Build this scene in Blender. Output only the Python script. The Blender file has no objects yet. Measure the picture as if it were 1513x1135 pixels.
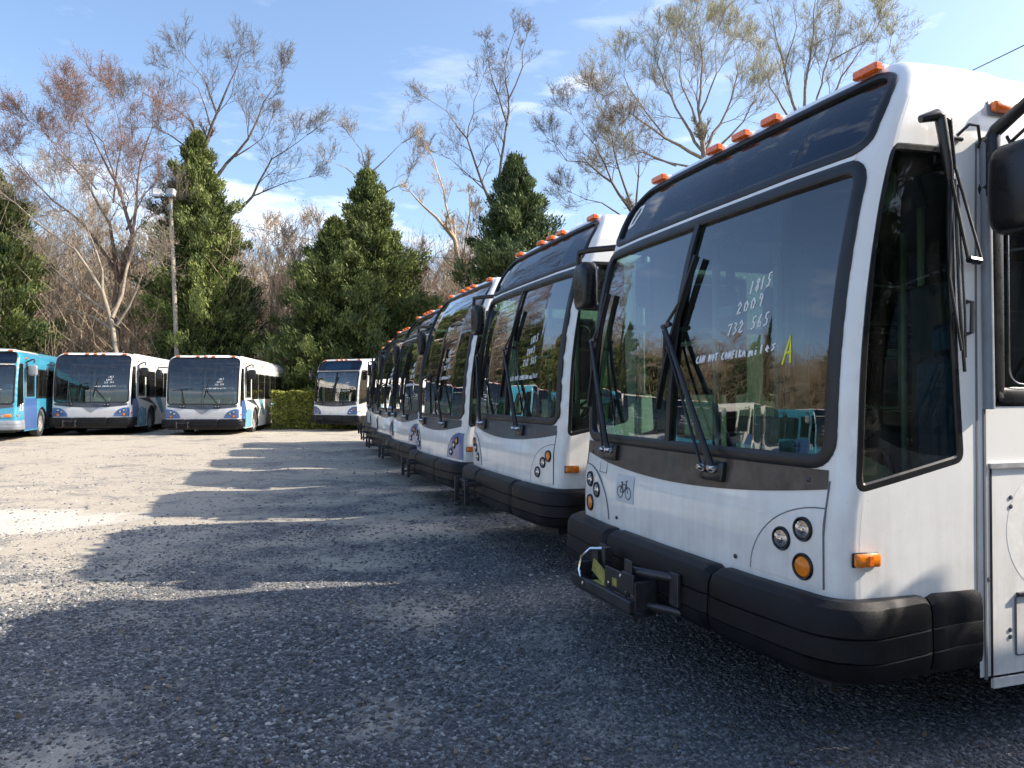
import bpy, math, random
import numpy as np
from mathutils import Vector, Matrix
from mathutils.geometry import delaunay_2d_cdt
R = math.radians
PI = math.pi
col = bpy.context.scene.collection
random.seed(7)
rng = np.random.default_rng(11)

# ------------------------------------------------------------------ objects
def tag(o, label=None, cat=None, group=None, kind=None):
    if label: o['label'] = label
    if cat: o['category'] = cat
    if group: o['group'] = group
    if kind: o['kind'] = kind
    return o

def empty(name, loc=(0, 0, 0), rz=0, **k):
    o = bpy.data.objects.new(name, None)
    o.empty_display_size = .3
    col.objects.link(o)
    o.location = loc
    o.rotation_euler = (0, 0, rz)
    return tag(o, **k)

class MB:
    def __init__(self):
        self.v, self.f, self.m = [], [], []
    def add(self, v, f, m=0):
        n = len(self.v)
        self.v += [tuple(p) for p in v]
        self.f += [tuple(i + n for i in q) for q in f]
        self.m += [m] * len(f)
    def box(self, c, s, m=0, rot=None, bev=0.0):
        x, y, z = s[0] / 2, s[1] / 2, s[2] / 2
        if bev <= 0:
            P = [Vector((a, b, d)) for d in (-z, z) for a, b in ((-x, -y), (x, -y), (x, y), (-x, y))]
            F = [(3, 2, 1, 0), (4, 5, 6, 7), (0, 1, 5, 4), (1, 2, 6, 5), (2, 3, 7, 6), (3, 0, 4, 7)]
        else:
            b = min(bev, x * .9, y * .9, z * .9)
            P = []
            for d, sh in ((-z, b), (-z + b, 0), (z - b, 0), (z, b)):
                X, Y = x - sh, y - sh
                for a0, b0 in ((-X + b, -Y), (X - b, -Y), (X, -Y + b), (X, Y - b), (X - b, Y), (-X + b, Y), (-X, Y - b), (-X, -Y + b)):
                    P.append(Vector((a0, b0, d)))
            F = [tuple(range(7, -1, -1)), tuple(range(24, 32))]
            for k in range(3):
                for j in range(8):
                    F.append((k * 8 + j, k * 8 + (j + 1) % 8, k * 8 + 8 + (j + 1) % 8, k * 8 + 8 + j))
        if rot is not None:
            P = [rot @ p for p in P]
        c = Vector(c)
        self.add([p + c for p in P], F, m)
    def tube(self, pts, r, m=0, n=8, cap=True):
        pts = [Vector(p) for p in pts]
        rs = r if isinstance(r, (list, tuple)) else [r] * len(pts)
        V, F = [], []
        up = None
        for i, p in enumerate(pts):
            a = pts[max(0, i - 1)]; b = pts[min(len(pts) - 1, i + 1)]
            d = (b - a).normalized()
            if up is None:
                up = d.orthogonal().normalized()
            else:
                up = (up - d * up.dot(d))
                up = up.normalized() if up.length > 1e-5 else d.orthogonal().normalized()
            w = d.cross(up)
            for k in range(n):
                t = 2 * PI * k / n
                V.append(p + (up * math.cos(t) + w * math.sin(t)) * rs[i])
        for i in range(len(pts) - 1):
            for k in range(n):
                F.append((i * n + k, i * n + (k + 1) % n, (i + 1) * n + (k + 1) % n, (i + 1) * n + k))
        if cap:
            F.append(tuple(range(n - 1, -1, -1)))
            F.append(tuple(range((len(pts) - 1) * n, len(pts) * n)))
        self.add(V, F, m)
    def lathe(self, prof, M, n=24, m=0):
        # prof: (radius, height) pairs, axis = local z of M
        V, F = [], []
        for r_, h in prof:
            for k in range(n):
                t = 2 * PI * k / n
                V.append(M @ Vector((r_ * math.cos(t), r_ * math.sin(t), h)))
        for i in range(len(prof) - 1):
            for k in range(n):
                F.append((i * n + k, i * n + (k + 1) % n, (i + 1) * n + (k + 1) % n, (i + 1) * n + k))
        if prof[0][0] > 1e-4: F.append(tuple(range(n - 1, -1, -1)))
        if prof[-1][0] > 1e-4: F.append(tuple(range((len(prof) - 1) * n, len(prof) * n)))
        self.add(V, F, m)
    def build(self, name, mats, parent=None, smooth=True, angle=40, **k):
        me = bpy.data.meshes.new(name)
        me.from_pydata(self.v, [], self.f)
        if not isinstance(mats, (list, tuple)): mats = [mats]
        for mt in mats: me.materials.append(mt)
        if len(mats) > 1:
            me.polygons.foreach_set('material_index', self.m)
        me.update()
        if smooth:
            me.shade_smooth()
            me.set_sharp_from_angle(angle=R(angle))
        o = bpy.data.objects.new(name, me)
        col.objects.link(o)
        if parent: o.parent = parent
        return tag(o, **k)

KIDS = {}
def copy_tree(o, parent=None, skip=()):
    kids = {}
    for c in bpy.data.objects:
        if c.parent: kids.setdefault(c.parent.name, []).append(c)
    def rec(s, p):
        d = s.copy(); col.objects.link(d); d.parent = p
        for ch in kids.get(s.name, []):
            if ch.name.split('.')[0] in skip: continue
            rec(ch, d)
        return d
    return rec(o, parent)

# ------------------------------------------------------------------ materials
def newmat(name):
    m = bpy.data.materials.new(name); m.use_nodes = True
    nt = m.node_tree
    b = nt.nodes['Principled BSDF']
    return m, nt, b

def N(nt, t, **k):
    n = nt.nodes.new(t)
    for a, v in k.items():
        if a.startswith('i_'):
            n.inputs[a[2:].replace('_', ' ')].default_value = v
        else: setattr(n, a, v)
    return n

def ramp(nt, src, stops):
    r = nt.nodes.new('ShaderNodeValToRGB')
    el = r.color_ramp.elements
    while len(el) < len(stops): el.new(.5)
    for e, (p, c) in zip(el, stops):
        e.position = p
        e.color = (c, c, c, 1) if isinstance(c, (int, float)) else (*c, 1)
    nt.links.new(src, r.inputs['Fac'])
    return r.outputs['Color']

def noisetex(nt, scale, detail=4, rough=.6, coord='Object', vec=None):
    n = N(nt, 'ShaderNodeTexNoise')
    n.inputs['Scale'].default_value = scale
    n.inputs['Detail'].default_value = detail
    n.inputs['Roughness'].default_value = rough
    if vec is None:
        t = N(nt, 'ShaderNodeTexCoord'); vec = t.outputs[coord]
    nt.links.new(vec, n.inputs['Vector'])
    return n.outputs['Fac']

def simple(name, c, rough=.5, metal=0, spec=.5, var=.12, scale=9, bump=0, coat=0, bscale=60):
    m, nt, b = newmat(name)
    b.inputs['Roughness'].default_value = rough
    b.inputs['Metallic'].default_value = metal
    b.inputs['Specular IOR Level'].default_value = spec
    b.inputs['Coat Weight'].default_value = coat
    b.inputs['Coat Roughness'].default_value = .08
    f = noisetex(nt, scale)
    lo = tuple(x * (1 - var) for x in c); hi = tuple(min(1, x * (1 + var)) for x in c)
    nt.links.new(ramp(nt, f, [(.3, lo), (.7, hi)]), b.inputs['Base Color'])
    nt.links.new(ramp(nt, f, [(.3, max(.02, rough * .8)), (.75, min(1, rough * 1.25))]), b.inputs['Roughness'])
    if bump:
        bp = N(nt, 'ShaderNodeBump'); bp.inputs['Strength'].default_value = bump; bp.inputs['Distance'].default_value = .01
        nt.links.new(noisetex(nt, bscale), bp.inputs['Height']); nt.links.new(bp.outputs[0], b.inputs['Normal'])
    return m

def paint(name, c, dirt=(.30, .27, .22), rough=.32, amount=.5):
    """bus paint: clear coat, faint road grime growing towards the skirt, rain streaks"""
    m, nt, b = newmat(name)
    tc = N(nt, 'ShaderNodeTexCoord')
    sep = N(nt, 'ShaderNodeSeparateXYZ'); nt.links.new(tc.outputs['Object'], sep.inputs[0])
    mp = N(nt, 'ShaderNodeMapping'); mp.inputs['Scale'].default_value = (14, 14, 1.2)
    nt.links.new(tc.outputs['Object'], mp.inputs[0])
    streak = noisetex(nt, 1.0, 5, .65, vec=mp.outputs[0])
    blot = noisetex(nt, 3.0, 6, .65)
    spk = noisetex(nt, 70, 3, .6)
    hg = N(nt, 'ShaderNodeMapRange'); hg.inputs['From Min'].default_value = 1.3; hg.inputs['From Max'].default_value = .3
    hg.inputs['To Min'].default_value = .10; hg.inputs['To Max'].default_value = 1.0
    nt.links.new(sep.outputs[2], hg.inputs[0])
    a = N(nt, 'ShaderNodeMath', operation='MULTIPLY'); nt.links.new(ramp(nt, streak, [(.42, 0), (.75, 1)]), a.inputs[0]); a.inputs[1].default_value = .6
    a2 = N(nt, 'ShaderNodeMath', operation='ADD'); nt.links.new(a.outputs[0], a2.inputs[0]); nt.links.new(ramp(nt, blot, [(.42, 0), (.8, 1)]), a2.inputs[1])
    a3 = N(nt, 'ShaderNodeMath', operation='MULTIPLY'); nt.links.new(a2.outputs[0], a3.inputs[0]); nt.links.new(hg.outputs[0], a3.inputs[1])
    a4 = N(nt, 'ShaderNodeMath', operation='MULTIPLY', use_clamp=True); nt.links.new(a3.outputs[0], a4.inputs[0]); a4.inputs[1].default_value = amount
    a5 = N(nt, 'ShaderNodeMath', operation='MAXIMUM'); nt.links.new(a4.outputs[0], a5.inputs[0])
    nt.links.new(ramp(nt, spk, [(.68, 0), (.76, .5)]), a5.inputs[1])
    mx = N(nt, 'ShaderNodeMixRGB'); mx.inputs[1].default_value = (*c, 1); mx.inputs[2].default_value = (*dirt, 1)
    nt.links.new(a5.outputs[0], mx.inputs[0]); nt.links.new(mx.outputs[0], b.inputs['Base Color'])
    rr = N(nt, 'ShaderNodeMapRange'); rr.inputs['To Min'].default_value = rough; rr.inputs['To Max'].default_value = .75
    nt.links.new(a5.outputs[0], rr.inputs[0]); nt.links.new(rr.outputs[0], b.inputs['Roughness'])
    b.inputs['Coat Weight'].default_value = .7; b.inputs['Coat Roughness'].default_value = .06
    bp = N(nt, 'ShaderNodeBump'); bp.inputs['Strength'].default_value = .035; bp.inputs['Distance'].default_value = .02
    nt.links.new(noisetex(nt, 2.2, 2, .5), bp.inputs['Height']); nt.links.new(bp.outputs[0], b.inputs['Normal'])
    return m

def glass(name, tint, ior=1.6, rough=.0, dirt=.03, boost=1.0):
    m, nt, b = newmat(name)
    nt.nodes.remove(b)
    out = nt.nodes['Material Output']
    tr = N(nt, 'ShaderNodeBsdfTransparent'); tr.inputs[0].default_value = (*tint, 1)
    gl = N(nt, 'ShaderNodeBsdfGlossy'); gl.inputs['Roughness'].default_value = rough
    fr = N(nt, 'ShaderNodeFresnel'); fr.inputs[0].default_value = ior
    # float glass is never quite flat
    bp = N(nt, 'ShaderNodeBump'); bp.inputs['Strength'].default_value = .045; bp.inputs['Distance'].default_value = .05
    nt.links.new(noisetex(nt, 1.7, 1, .4), bp.inputs['Height'])
    nt.links.new(bp.outputs[0], gl.inputs['Normal'])
    mu = N(nt, 'ShaderNodeMath', operation='MULTIPLY', use_clamp=True); mu.inputs[1].default_value = boost
    nt.links.new(fr.outputs[0], mu.inputs[0])
    mx = N(nt, 'ShaderNodeMixShader')
    nt.links.new(mu.outputs[0], mx.inputs[0]); nt.links.new(tr.outputs[0], mx.inputs[1]); nt.links.new(gl.outputs[0], mx.inputs[2])
    df = N(nt, 'ShaderNodeBsdfDiffuse'); df.inputs[0].default_value = (.55, .55, .52, 1)
    mp = N(nt, 'ShaderNodeMapping'); mp.inputs['Scale'].default_value = (9, 9, .9)
    tc = N(nt, 'ShaderNodeTexCoord'); nt.links.new(tc.outputs['Object'], mp.inputs[0])
    dn = ramp(nt, noisetex(nt, 1.0, 6, .7, vec=mp.outputs[0]), [(.4, 0), (.85, 1)])
    dm = N(nt, 'ShaderNodeMath', operation='MULTIPLY'); dm.inputs[1].default_value = dirt * 3; nt.links.new(dn, dm.inputs[0])
    m2 = N(nt, 'ShaderNodeMixShader'); nt.links.new(dm.outputs[0], m2.inputs[0])
    nt.links.new(mx.outputs[0], m2.inputs[1]); nt.links.new(df.outputs[0], m2.inputs[2])
    nt.links.new(m2.outputs[0], out.inputs[0])
    return m

def foliage(name, lo, hi, trans=.25, rough=.6):
    m, nt, b = newmat(name)
    at = N(nt, 'ShaderNodeAttribute', attribute_name='tint')
    c = ramp(nt, at.outputs['Fac'], [(0, lo), (1, hi)])
    nt.links.new(c, b.inputs['Base Color'])
    b.inputs['Roughness'].default_value = rough
    b.inputs['Specular IOR Level'].default_value = .25
    out = nt.nodes['Material Output']
    tl = N(nt, 'ShaderNodeBsdfTranslucent'); nt.links.new(c, tl.inputs[0])
    mx = N(nt, 'ShaderNodeMixShader'); mx.inputs[0].default_value = trans
    nt.links.new(b.outputs[0], mx.inputs[1]); nt.links.new(tl.outputs[0], mx.inputs[2]); nt.links.new(mx.outputs[0], out.inputs[0])
    return m

M = {}
M['white'] = paint('white_paint', (.86, .845, .81), amount=.6)
M['panel'] = paint('panel_paint', (.83, .81, .775), amount=.65)
M['silver'] = paint('silver_paint', (.55, .555, .57), rough=.3, amount=.4)
M['blue'] = paint('blue_paint', (.04, .25, .38), rough=.25, amount=.25)
M['lightblue'] = paint('light_blue_paint', (.20, .45, .56), rough=.25, amount=.2)
M['deepblue'] = paint('deep_blue_paint', (.045, .11, .30), rough=.3, amount=.25)
M['charcoal'] = simple('charcoal_paint', (.05, .055, .07), .35, coat=.3)
M['rubber'] = simple('black_rubber', (.012, .012, .014), .42, var=.25)
M['bumper'] = simple('bumper_plastic', (.008, .008, .010), .42, spec=.22, var=.6, scale=4, bump=.3, bscale=240)
M['black'] = simple('satin_black_metal', (.012, .012, .013), .3, var=.3)
M['steel'] = simple('dark_steel', (.06, .06, .065), .4, metal=.6, var=.3)
M['chrome'] = simple('chrome', (.7, .7, .72), .12, metal=1, var=.05)
M['grey'] = simple('grey_plastic', (.20, .22, .25), .45)
M['brown'] = simple('brown_cowl_panel', (.075, .058, .048), .38, var=.4, scale=14, coat=.2)
M['amber'] = simple('amber_lens', (.75, .20, .008), .2, coat=.6, var=.2, scale=60)
M['orange'] = simple('orange_lens', (.85, .15, .01), .25, coat=.5, var=.25, scale=50)
M['lens'] = simple('clear_lens', (.50, .52, .55), .08, metal=.85, var=.35, scale=40, coat=1)
M['marker'] = simple('white_marker_ink', (.82, .84, .85), .7, var=.05)
M['yellow'] = simple('yellow_marker_ink', (.80, .74, .04), .7, var=.05)
M['yplate'] = simple('yellow_plate', (.36, .32, .08), .6, var=.4)
M['tyre'] = simple('tyre_rubber', (.018, .018, .018), .8, bump=.4)
M['rim'] = simple('painted_rim', (.35, .35, .36), .45, metal=.3, var=.4)
M['dark'] = simple('dark_liner', (.02, .021, .024), .7)
M['liner'] = simple('interior_liner', (.10, .105, .11), .65)
M['seat'] = simple('seat_fabric', (.035, .07, .16), .9, var=.4, scale=30)
M['tan'] = simple('tan_dash', (.42, .38, .28), .6)
M['rail'] = simple('pale_stanchion', (.36, .38, .35), .3)
M['sign'] = simple('navy_sign_cover', (.014, .032, .075), .22, coat=.6)
M['led'] = simple('sign_louvre', (.025, .11, .19), .45)
M['glass'] = glass('windscreen_glass', (.42, .57, .52), ior=1.75, dirt=.007, boost=2.0)
M['dglass'] = glass('tinted_side_glass', (.50, .72, .56), ior=1.45, dirt=.010)
M['sglass'] = glass('side_window_glass', (.13, .21, .17), ior=1.55, dirt=.015)
M['headglass'] = glass('header_glass', (.55, .75, .88), ior=1.6, dirt=.006, boost=.95)
M['mask'] = glass('mask_glass', (.38, .48, .44), ior=1.75, dirt=.012, boost=1.9)
M['sticker'] = simple('faded_sticker', (.60, .62, .63), .5, var=.06, scale=20)
M['ghost'] = simple('faded_decal', (.80, .78, .74), .45, var=.08, scale=20)
M['ink'] = simple('dark_ink', (.06, .06, .08), .6)
M['seam'] = simple('panel_gap', (.16, .16, .17), .7)

# ------------------------------------------------------------------ the bus surface
def make_surface(L):
    ctrl = [(0, 0, 0), (.75, .010, 0), (1.250, .055, .10), (1.275, .35, .2), (1.295, .80, .2), (1.295, L, .12), (0, L, 0)]
    pts = []
    for i, (x, y, r) in enumerate(ctrl):
        p = np.array((x, y), float)
        if r == 0: pts.append(p); continue
        a = np.array(ctrl[i - 1][:2]) - p; b = np.array(ctrl[i + 1][:2]) - p
        a /= np.linalg.norm(a); b /= np.linalg.norm(b)
        A = p + a * r; B = p + b * r
        for t in np.linspace(0, 1, 9): pts.append((1 - t) ** 2 * A + 2 * t * (1 - t) * p + t * t * B)
    BP = np.array(pts)
    BS = np.r_[0, np.cumsum(np.linalg.norm(np.diff(BP, axis=0), axis=1))]
    return BS, BP
RZ = [0, .95, 1.05, 1.15, 1.3, 1.5, 1.6, 1.7, 1.8, 1.9, 2.0, 2.1, 2.2, 2.3, 2.4, 2.5, 2.6, 2.7, 2.8, 2.92, 3.1]
RY = [0, 0, .020, .035, .042, .050, .056, .0645, .0755, .089, .105, .1235, .1445, .168, .196, .230, .270, .316, .369, .445, .53]
ZC, RC = 2.73, .32
VTOP = ZC + RC * PI / 2
class Surf:
    def __init__(s, L):
        s.L = L; s.BS, s.BP = make_surface(L); s.U = float(s.BS[-1])
    def P(s, u, v):
        su = -1 if u < 0 else 1; a = min(abs(u), s.U)
        x = float(np.interp(a, s.BS, s.BP[:, 0])); y = float(np.interp(a, s.BS, s.BP[:, 1]))
        if v <= ZC: z = v; ins = 0
        else:
            t = min((v - ZC) / RC, PI / 2); z = ZC + RC * math.sin(t); ins = RC * (1 - math.cos(t))
        y0 = float(np.interp(z, RZ, RY)) + ins * .3
        w = max(0., 1 - y / .80); w2 = max(0., y - (s.L - 1))
        return Vector((su * x * (1 - ins / 1.295), y + y0 * w - ins * w2, z))
    def Nn(s, u, v):
        e = .012
        a = s.P(u + e, v) - s.P(u - e, v)
        b = s.P(u, min(v + e, VTOP - .001)) - s.P(u, min(v, VTOP - .002) - e)
        n = a.cross(b)
        return n.normalized() if n.length > 1e-9 else Vector((0, 0, 1))
    def Q(s, u, v, off=0.):
        p = s.P(u, v)
        return p + s.Nn(u, v) * off if off else p
    def frame(s, u, v, off=0.):
        n = s.Nn(u, v); up = Vector((0, 0, 1)); up = (up - n * up.dot(n)).normalized()
        rt = up.cross(n)
        m = Matrix((rt, up, n)).transposed().to_4x4()
        m.translation = s.P(u, v) + n * off
        return m

def rpoly(pts, r, n=5):
    out = []
    rr = r if isinstance(r, (list, tuple)) else [r] * len(pts)
    for i, p in enumerate(pts):
        p = np.array(p, float); a = np.array(pts[i - 1], float) - p; b = np.array(pts[(i + 1) % len(pts)], float) - p
        la, lb = np.linalg.norm(a), np.linalg.norm(b); r_ = min(rr[i], la * .48, lb * .48)
        if r_ < 1e-4: out.append(tuple(p)); continue
        A = p + a / la * r_; B = p + b / lb * r_
        for t in np.linspace(0, 1, n): out.append(tuple((1 - t) ** 2 * A + 2 * t * (1 - t) * p + t * t * B))
    return out
def rect(u0, v0, u1, v1, r=.0, n=5):
    return rpoly([(u0, v0), (u1, v0), (u1, v1), (u0, v1)], r, n)
def dens(poly, step=.06, closed=True):
    out = []
    n = len(poly)
    for i in range(n if closed else n - 1):
        a, b = poly[i], poly[(i + 1) % n]
        d = math.dist(a, b); k = max(1, int(math.ceil(d / step)))
        for j in range(k): out.append((a[0] + (b[0] - a[0]) * j / k, a[1] + (b[1] - a[1]) * j / k))
    if not closed: out.append(poly[-1])
    return out
def ccw(p):
    a = sum(p[i - 1][0] * p[i][1] - p[i][0] * p[i - 1][1] for i in range(len(p)))
    return p if a > 0 else p[::-1]
def offset(poly, d):
    n = len(poly); out = []
    for i in range(n):
        p = np.array(poly[i]); a = np.array(poly[i - 1]); b = np.array(poly[(i + 1) % n])
        t1 = (p - a) / (np.linalg.norm(p - a) + 1e-12); t2 = (b - p) / (np.linalg.norm(b - p) + 1e-12)
        n1 = np.array((t1[1], -t1[0])); n2 = np.array((t2[1], -t2[0])); m_ = n1 + n2; l = np.linalg.norm(m_)
        m_ = m_ / l if l > 1e-6 else n1
        out.append(tuple(p + m_ * d / max(.5, float(np.dot(m_, n1)))))
    return out
def inside(poly, x, y):
    c = False; n = len(poly); j = n - 1
    for i in range(n):
        xi, yi = poly[i]; xj, yj = poly[j]
        if (yi > y) != (yj > y) and x < (xj - xi) * (y - yi) / (yj - yi) + xi: c = not c
        j = i
    return c
def triangulate(outer, holes, gu, gv):
    V, E = [], []
    def add(poly):
        n0 = len(V); V.extend(Vector(p) for p in poly)
        for i in range(len(poly)): E.append((n0 + i, n0 + (i + 1) % len(poly)))
    add(outer)
    for h in holes: add(h)
    bb = [(min(p[0] for p in h) - .01, max(p[0] for p in h) + .01, min(p[1] for p in h) - .01, max(p[1] for p in h) + .01, h) for h in holes]
    ou = (min(p[0] for p in outer), max(p[0] for p in outer), min(p[1] for p in outer), max(p[1] for p in outer))
    for u in gu:
        if not ou[0] + .004 < u < ou[1] - .004: continue
        for v in gv:
            if not ou[2] + .004 < v < ou[3] - .004: continue
            if len(outer) > 4 and not inside(outer, u, v): continue
            if any(a < u < b and c < v < d and inside(h, u, v) for a, b, c, d, h in bb): continue
            V.append(Vector((u, v)))
    r = delaunay_2d_cdt(V, E, [], 0, 1e-5)
    vs, fs = r[0], r[2]
    out = []
    for f in fs:
        cx = sum(vs[i][0] for i in f) / 3; cy = sum(vs[i][1] for i in f) / 3
        if not inside(outer, cx, cy): continue
        if any(a < cx < b and c < cy < d and inside(h, cx, cy) for a, b, c, d, h in bb): continue
        a, b, c = (vs[i] for i in f)
        ar = (b[0] - a[0]) * (c[1] - a[1]) - (c[0] - a[0]) * (b[1] - a[1])
        if abs(ar) < 1e-9: continue
        out.append(tuple(f) if ar > 0 else tuple(f[::-1]))
    return vs, out

def patch(S, poly, off, mb=None, step=.08, m=0):
    mb = mb or MB()
    poly = dens(ccw(poly), step)
    us = [p[0] for p in poly]; vs_ = [p[1] for p in poly]
    gu = list(np.arange(min(us), max(us), step)); gv = list(np.arange(min(vs_), max(vs_), step))
    gu += [b for b in S.BS if min(us) < b < max(us)] + [-b for b in S.BS if min(us) < -b < max(us)]
    vs, fs = triangulate(poly, [], gu, gv)
    mb.add([S.Q(v[0], v[1], off) for v in vs], fs, m)
    return mb
def band(S, poly, d0, d1, h0, h1, mb=None, m=0, step=.05):
    """a gasket or frame: ring between poly offset d0 and d1, rising from h0 to h1 off the surface"""
    mb = mb or MB()
    poly = dens(ccw(poly), step)
    e = (d1 - d0) * .22
    prof = [(d0, h0), (d0, h1 - e * .6), (d0 + e, h1), (d1 - e, h1), (d1, h1 - e * .6), (d1, h0)]
    rings = [[S.Q(*q, h) for q in offset(poly, d)] for d, h in prof]
    n = len(poly); V = [p for r_ in rings for p in r_]; F = []
    for k in range(len(prof) - 1):
        for i in range(n):
            F.append((k * n + i, k * n + n + i, k * n + n + (i + 1) % n, k * n + (i + 1) % n))
    mb.add(V, F, m)
    return mb
def line(S, pts, w, h, mb=None, m=0, step=.05, off=0.):
    mb = mb or MB()
    pts = dens(pts, step, closed=False)
    n = len(pts); V = []
    for i, p in enumerate(pts):
        a = pts[max(0, i - 1)]; b = pts[min(n - 1, i + 1)]
        t = np.array((b[0] - a[0], b[1] - a[1])); t = t / (np.linalg.norm(t) + 1e-9); q = np.array((-t[1], t[0])) * w / 2
        V += [S.Q(p[0] + q[0], p[1] + q[1], off - .002), S.Q(p[0] + q[0], p[1] + q[1], off + h), S.Q(p[0] - q[0], p[1] - q[1], off + h), S.Q(p[0] - q[0], p[1] - q[1], off - .002)]
    F = []
    for i in range(n - 1):
        for k in range(3): F.append((i * 4 + k, i * 4 + 4 + k, i * 4 + 5 + k, i * 4 + k + 1))
    F += [(0, 1, 2, 3), tuple((n - 1) * 4 + k for k in (3, 2, 1, 0))]
    mb.add(V, F, m)
    return mb
def sbox(S, u, v, w, h, d, mb=None, m=0, off=0., bev=.006, tilt=0):
    mb = mb or MB()
    f = S.frame(u, v)
    b = MB(); b.box((0, 0, 0), (w, h, d), bev=bev, rot=Matrix.Rotation(tilt, 3, 'Z') if tilt else None)
    mb.add([f @ (Vector(p) + Vector((0, 0, d / 2 + off))) for p in b.v], b.f, m)
    return mb

# hand-drawn stroke letters, 0..1 box
G = {'1': [[(.35, .95), (.3, 0)]], '8': [[(.75, .8), (.5, .98), (.25, .78), (.7, .3), (.5, 0), (.2, .2), (.5, .55), (.75, .8)]],
     '5': [[(.85, 1), (.4, .95), (.35, .6), (.7, .5), (.65, .12), (.2, .02)]], '2': [[(.15, .75), (.45, 1), (.7, .75), (.1, .02), (.8, .1)]],
     '0': [[(.5, .85), (.2, .6), (.25, .1), (.6, .05), (.75, .5), (.5, .85)]], '9': [[(.75, .85), (.4, 1), (.3, .65), (.7, .6), (.75, .9), (.6, -.05)]],
     '7': [[(.1, .9), (.8, .98), (.35, 0)]], '3': [[(.2, .95), (.7, .85), (.4, .55), (.75, .3), (.2, 0)]],
     '6': [[(.65, 1), (.25, .5), (.3, .05), (.7, .1), (.65, .45), (.25, .35)]],
     'C': [[(.8, .9), (.35, .8), (.15, .3), (.45, .02), (.85, .1)]], 'A': [[(.1, 0), (.5, 1), (.8, 0)], [(.25, .4), (.75, .42)]],
     'N': [[(.12, 0), (.15, 1), (.75, .05), (.8, 1)]], 'O': [[(.5, .95), (.15, .5), (.45, 0), (.8, .45), (.5, .95)]],
     'T': [[(.05, .95), (.9, 1)], [(.48, .97), (.42, 0)]], 'F': [[(.85, 1), (.25, .95), (.2, 0)], [(.22, .5), (.7, .55)]],
     'I': [[(.4, .95), (.4, 0)]], 'R': [[(.2, 0), (.2, .95), (.7, .8), (.25, .5), (.8, 0)]],
     'M': [[(.05, 0), (.15, .8), (.4, .35), (.7, .85), (.85, 0)]], 'm': [[(.05, 0), (.12, .6), (.35, .65), (.4, .05), (.5, .6), (.75, .6), (.85, 0)]],
     'i': [[(.4, .6), (.38, 0)], [(.42, .85), (.42, .93)]], 'l': [[(.4, 1), (.35, 0)]], 'e': [[(.2, .35), (.75, .4), (.5, .7), (.2, .3), (.7, .02)]],
     's': [[(.8, .75), (.35, .6), (.7, .3), (.2, 0)]], 'D': [[(.15, 0), (.15, 1), (.6, .95), (.85, .6), (.6, .08), (.15, 0)]]}
def write(S, mb, s, u0, v0, u1, v1, h, w, off, m=0, step=.03):
    n = len(s); cw = (u1 - u0) / n
    for i, ch in enumerate(s):
        if ch == ' ': continue
        t = i / max(1, n - 1); bu = u0 + cw * i; bv = v0 + (v1 - v0) * t
        for st in G[ch]:
            line(S, [(bu + x * cw * .88 + y * h * .10, bv + y * h + (v1 - v0) / (u1 - u0) * x * cw) for x, y in st], w, .0022, mb, m, step=step, off=off)

# ------------------------------------------------------------------ bus builder
def lamp(S, root, name, u, v, r, mat, bezel='black', off=0.):
    f = S.frame(u, v, off)
    b = MB(); b.lathe([(r * 1.22, -.004), (r * 1.22, .006), (r * 1.10, .013), (r * .98, .010), (r * .96, .002)], f, 24)
    o = b.build('bezel', M[bezel])
    g = MB(); g.lathe([(r * .98, .001), (r * .85, .009), (r * .45, .013), (0.0001, .014)], f, 24)
    q = g.build(name, mat, root); o.parent = q
    if name == 'headlight':
        k = MB(); k.lathe([(r * .42, .012), (r * .34, .019), (.0001, .022)], f, 16)
        k.build('bulb_cover', M['chrome'], q)
    return q

def bus_text(S, root, off, scale=1.0, du=0, dv=0, lines=None, ycol=True):
    lines = lines or [('1815', .575, 2.000, .735, 2.020, .066, .0075), ('2009', .49, 1.905, .70, 1.930, .060, .0075), ('732 565', .43, 1.800, .755, 1.830, .062, .0075),
                      ('CAN NOT CONFIRM', .175, 1.672, .60, 1.690, .038, .0082), ('miles', .62, 1.688, .82, 1.708, .042, .0085)]
    for s, u0, v0, u1, v1, h, w in lines:
        k = 0
        for word in s.split(' '):
            padded = ' ' * k + word + ' ' * (len(s) - k - len(word)); k += len(word) + 1
            b = MB(); write(S, b, padded, u0 + du, v0 + dv, u1 + du, v1 + dv, h, w, off)
            b.build('marker_writing', M['marker'], root)
    if ycol:
        b = MB(); write(S, b, 'A', .855 + du, 1.64 + dv, .935 + du, 1.65 + dv, .125, .009, off, step=.05)
        b.build('marker_letter', M['yellow'], root, label='yellow hand-drawn letter A')

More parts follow.
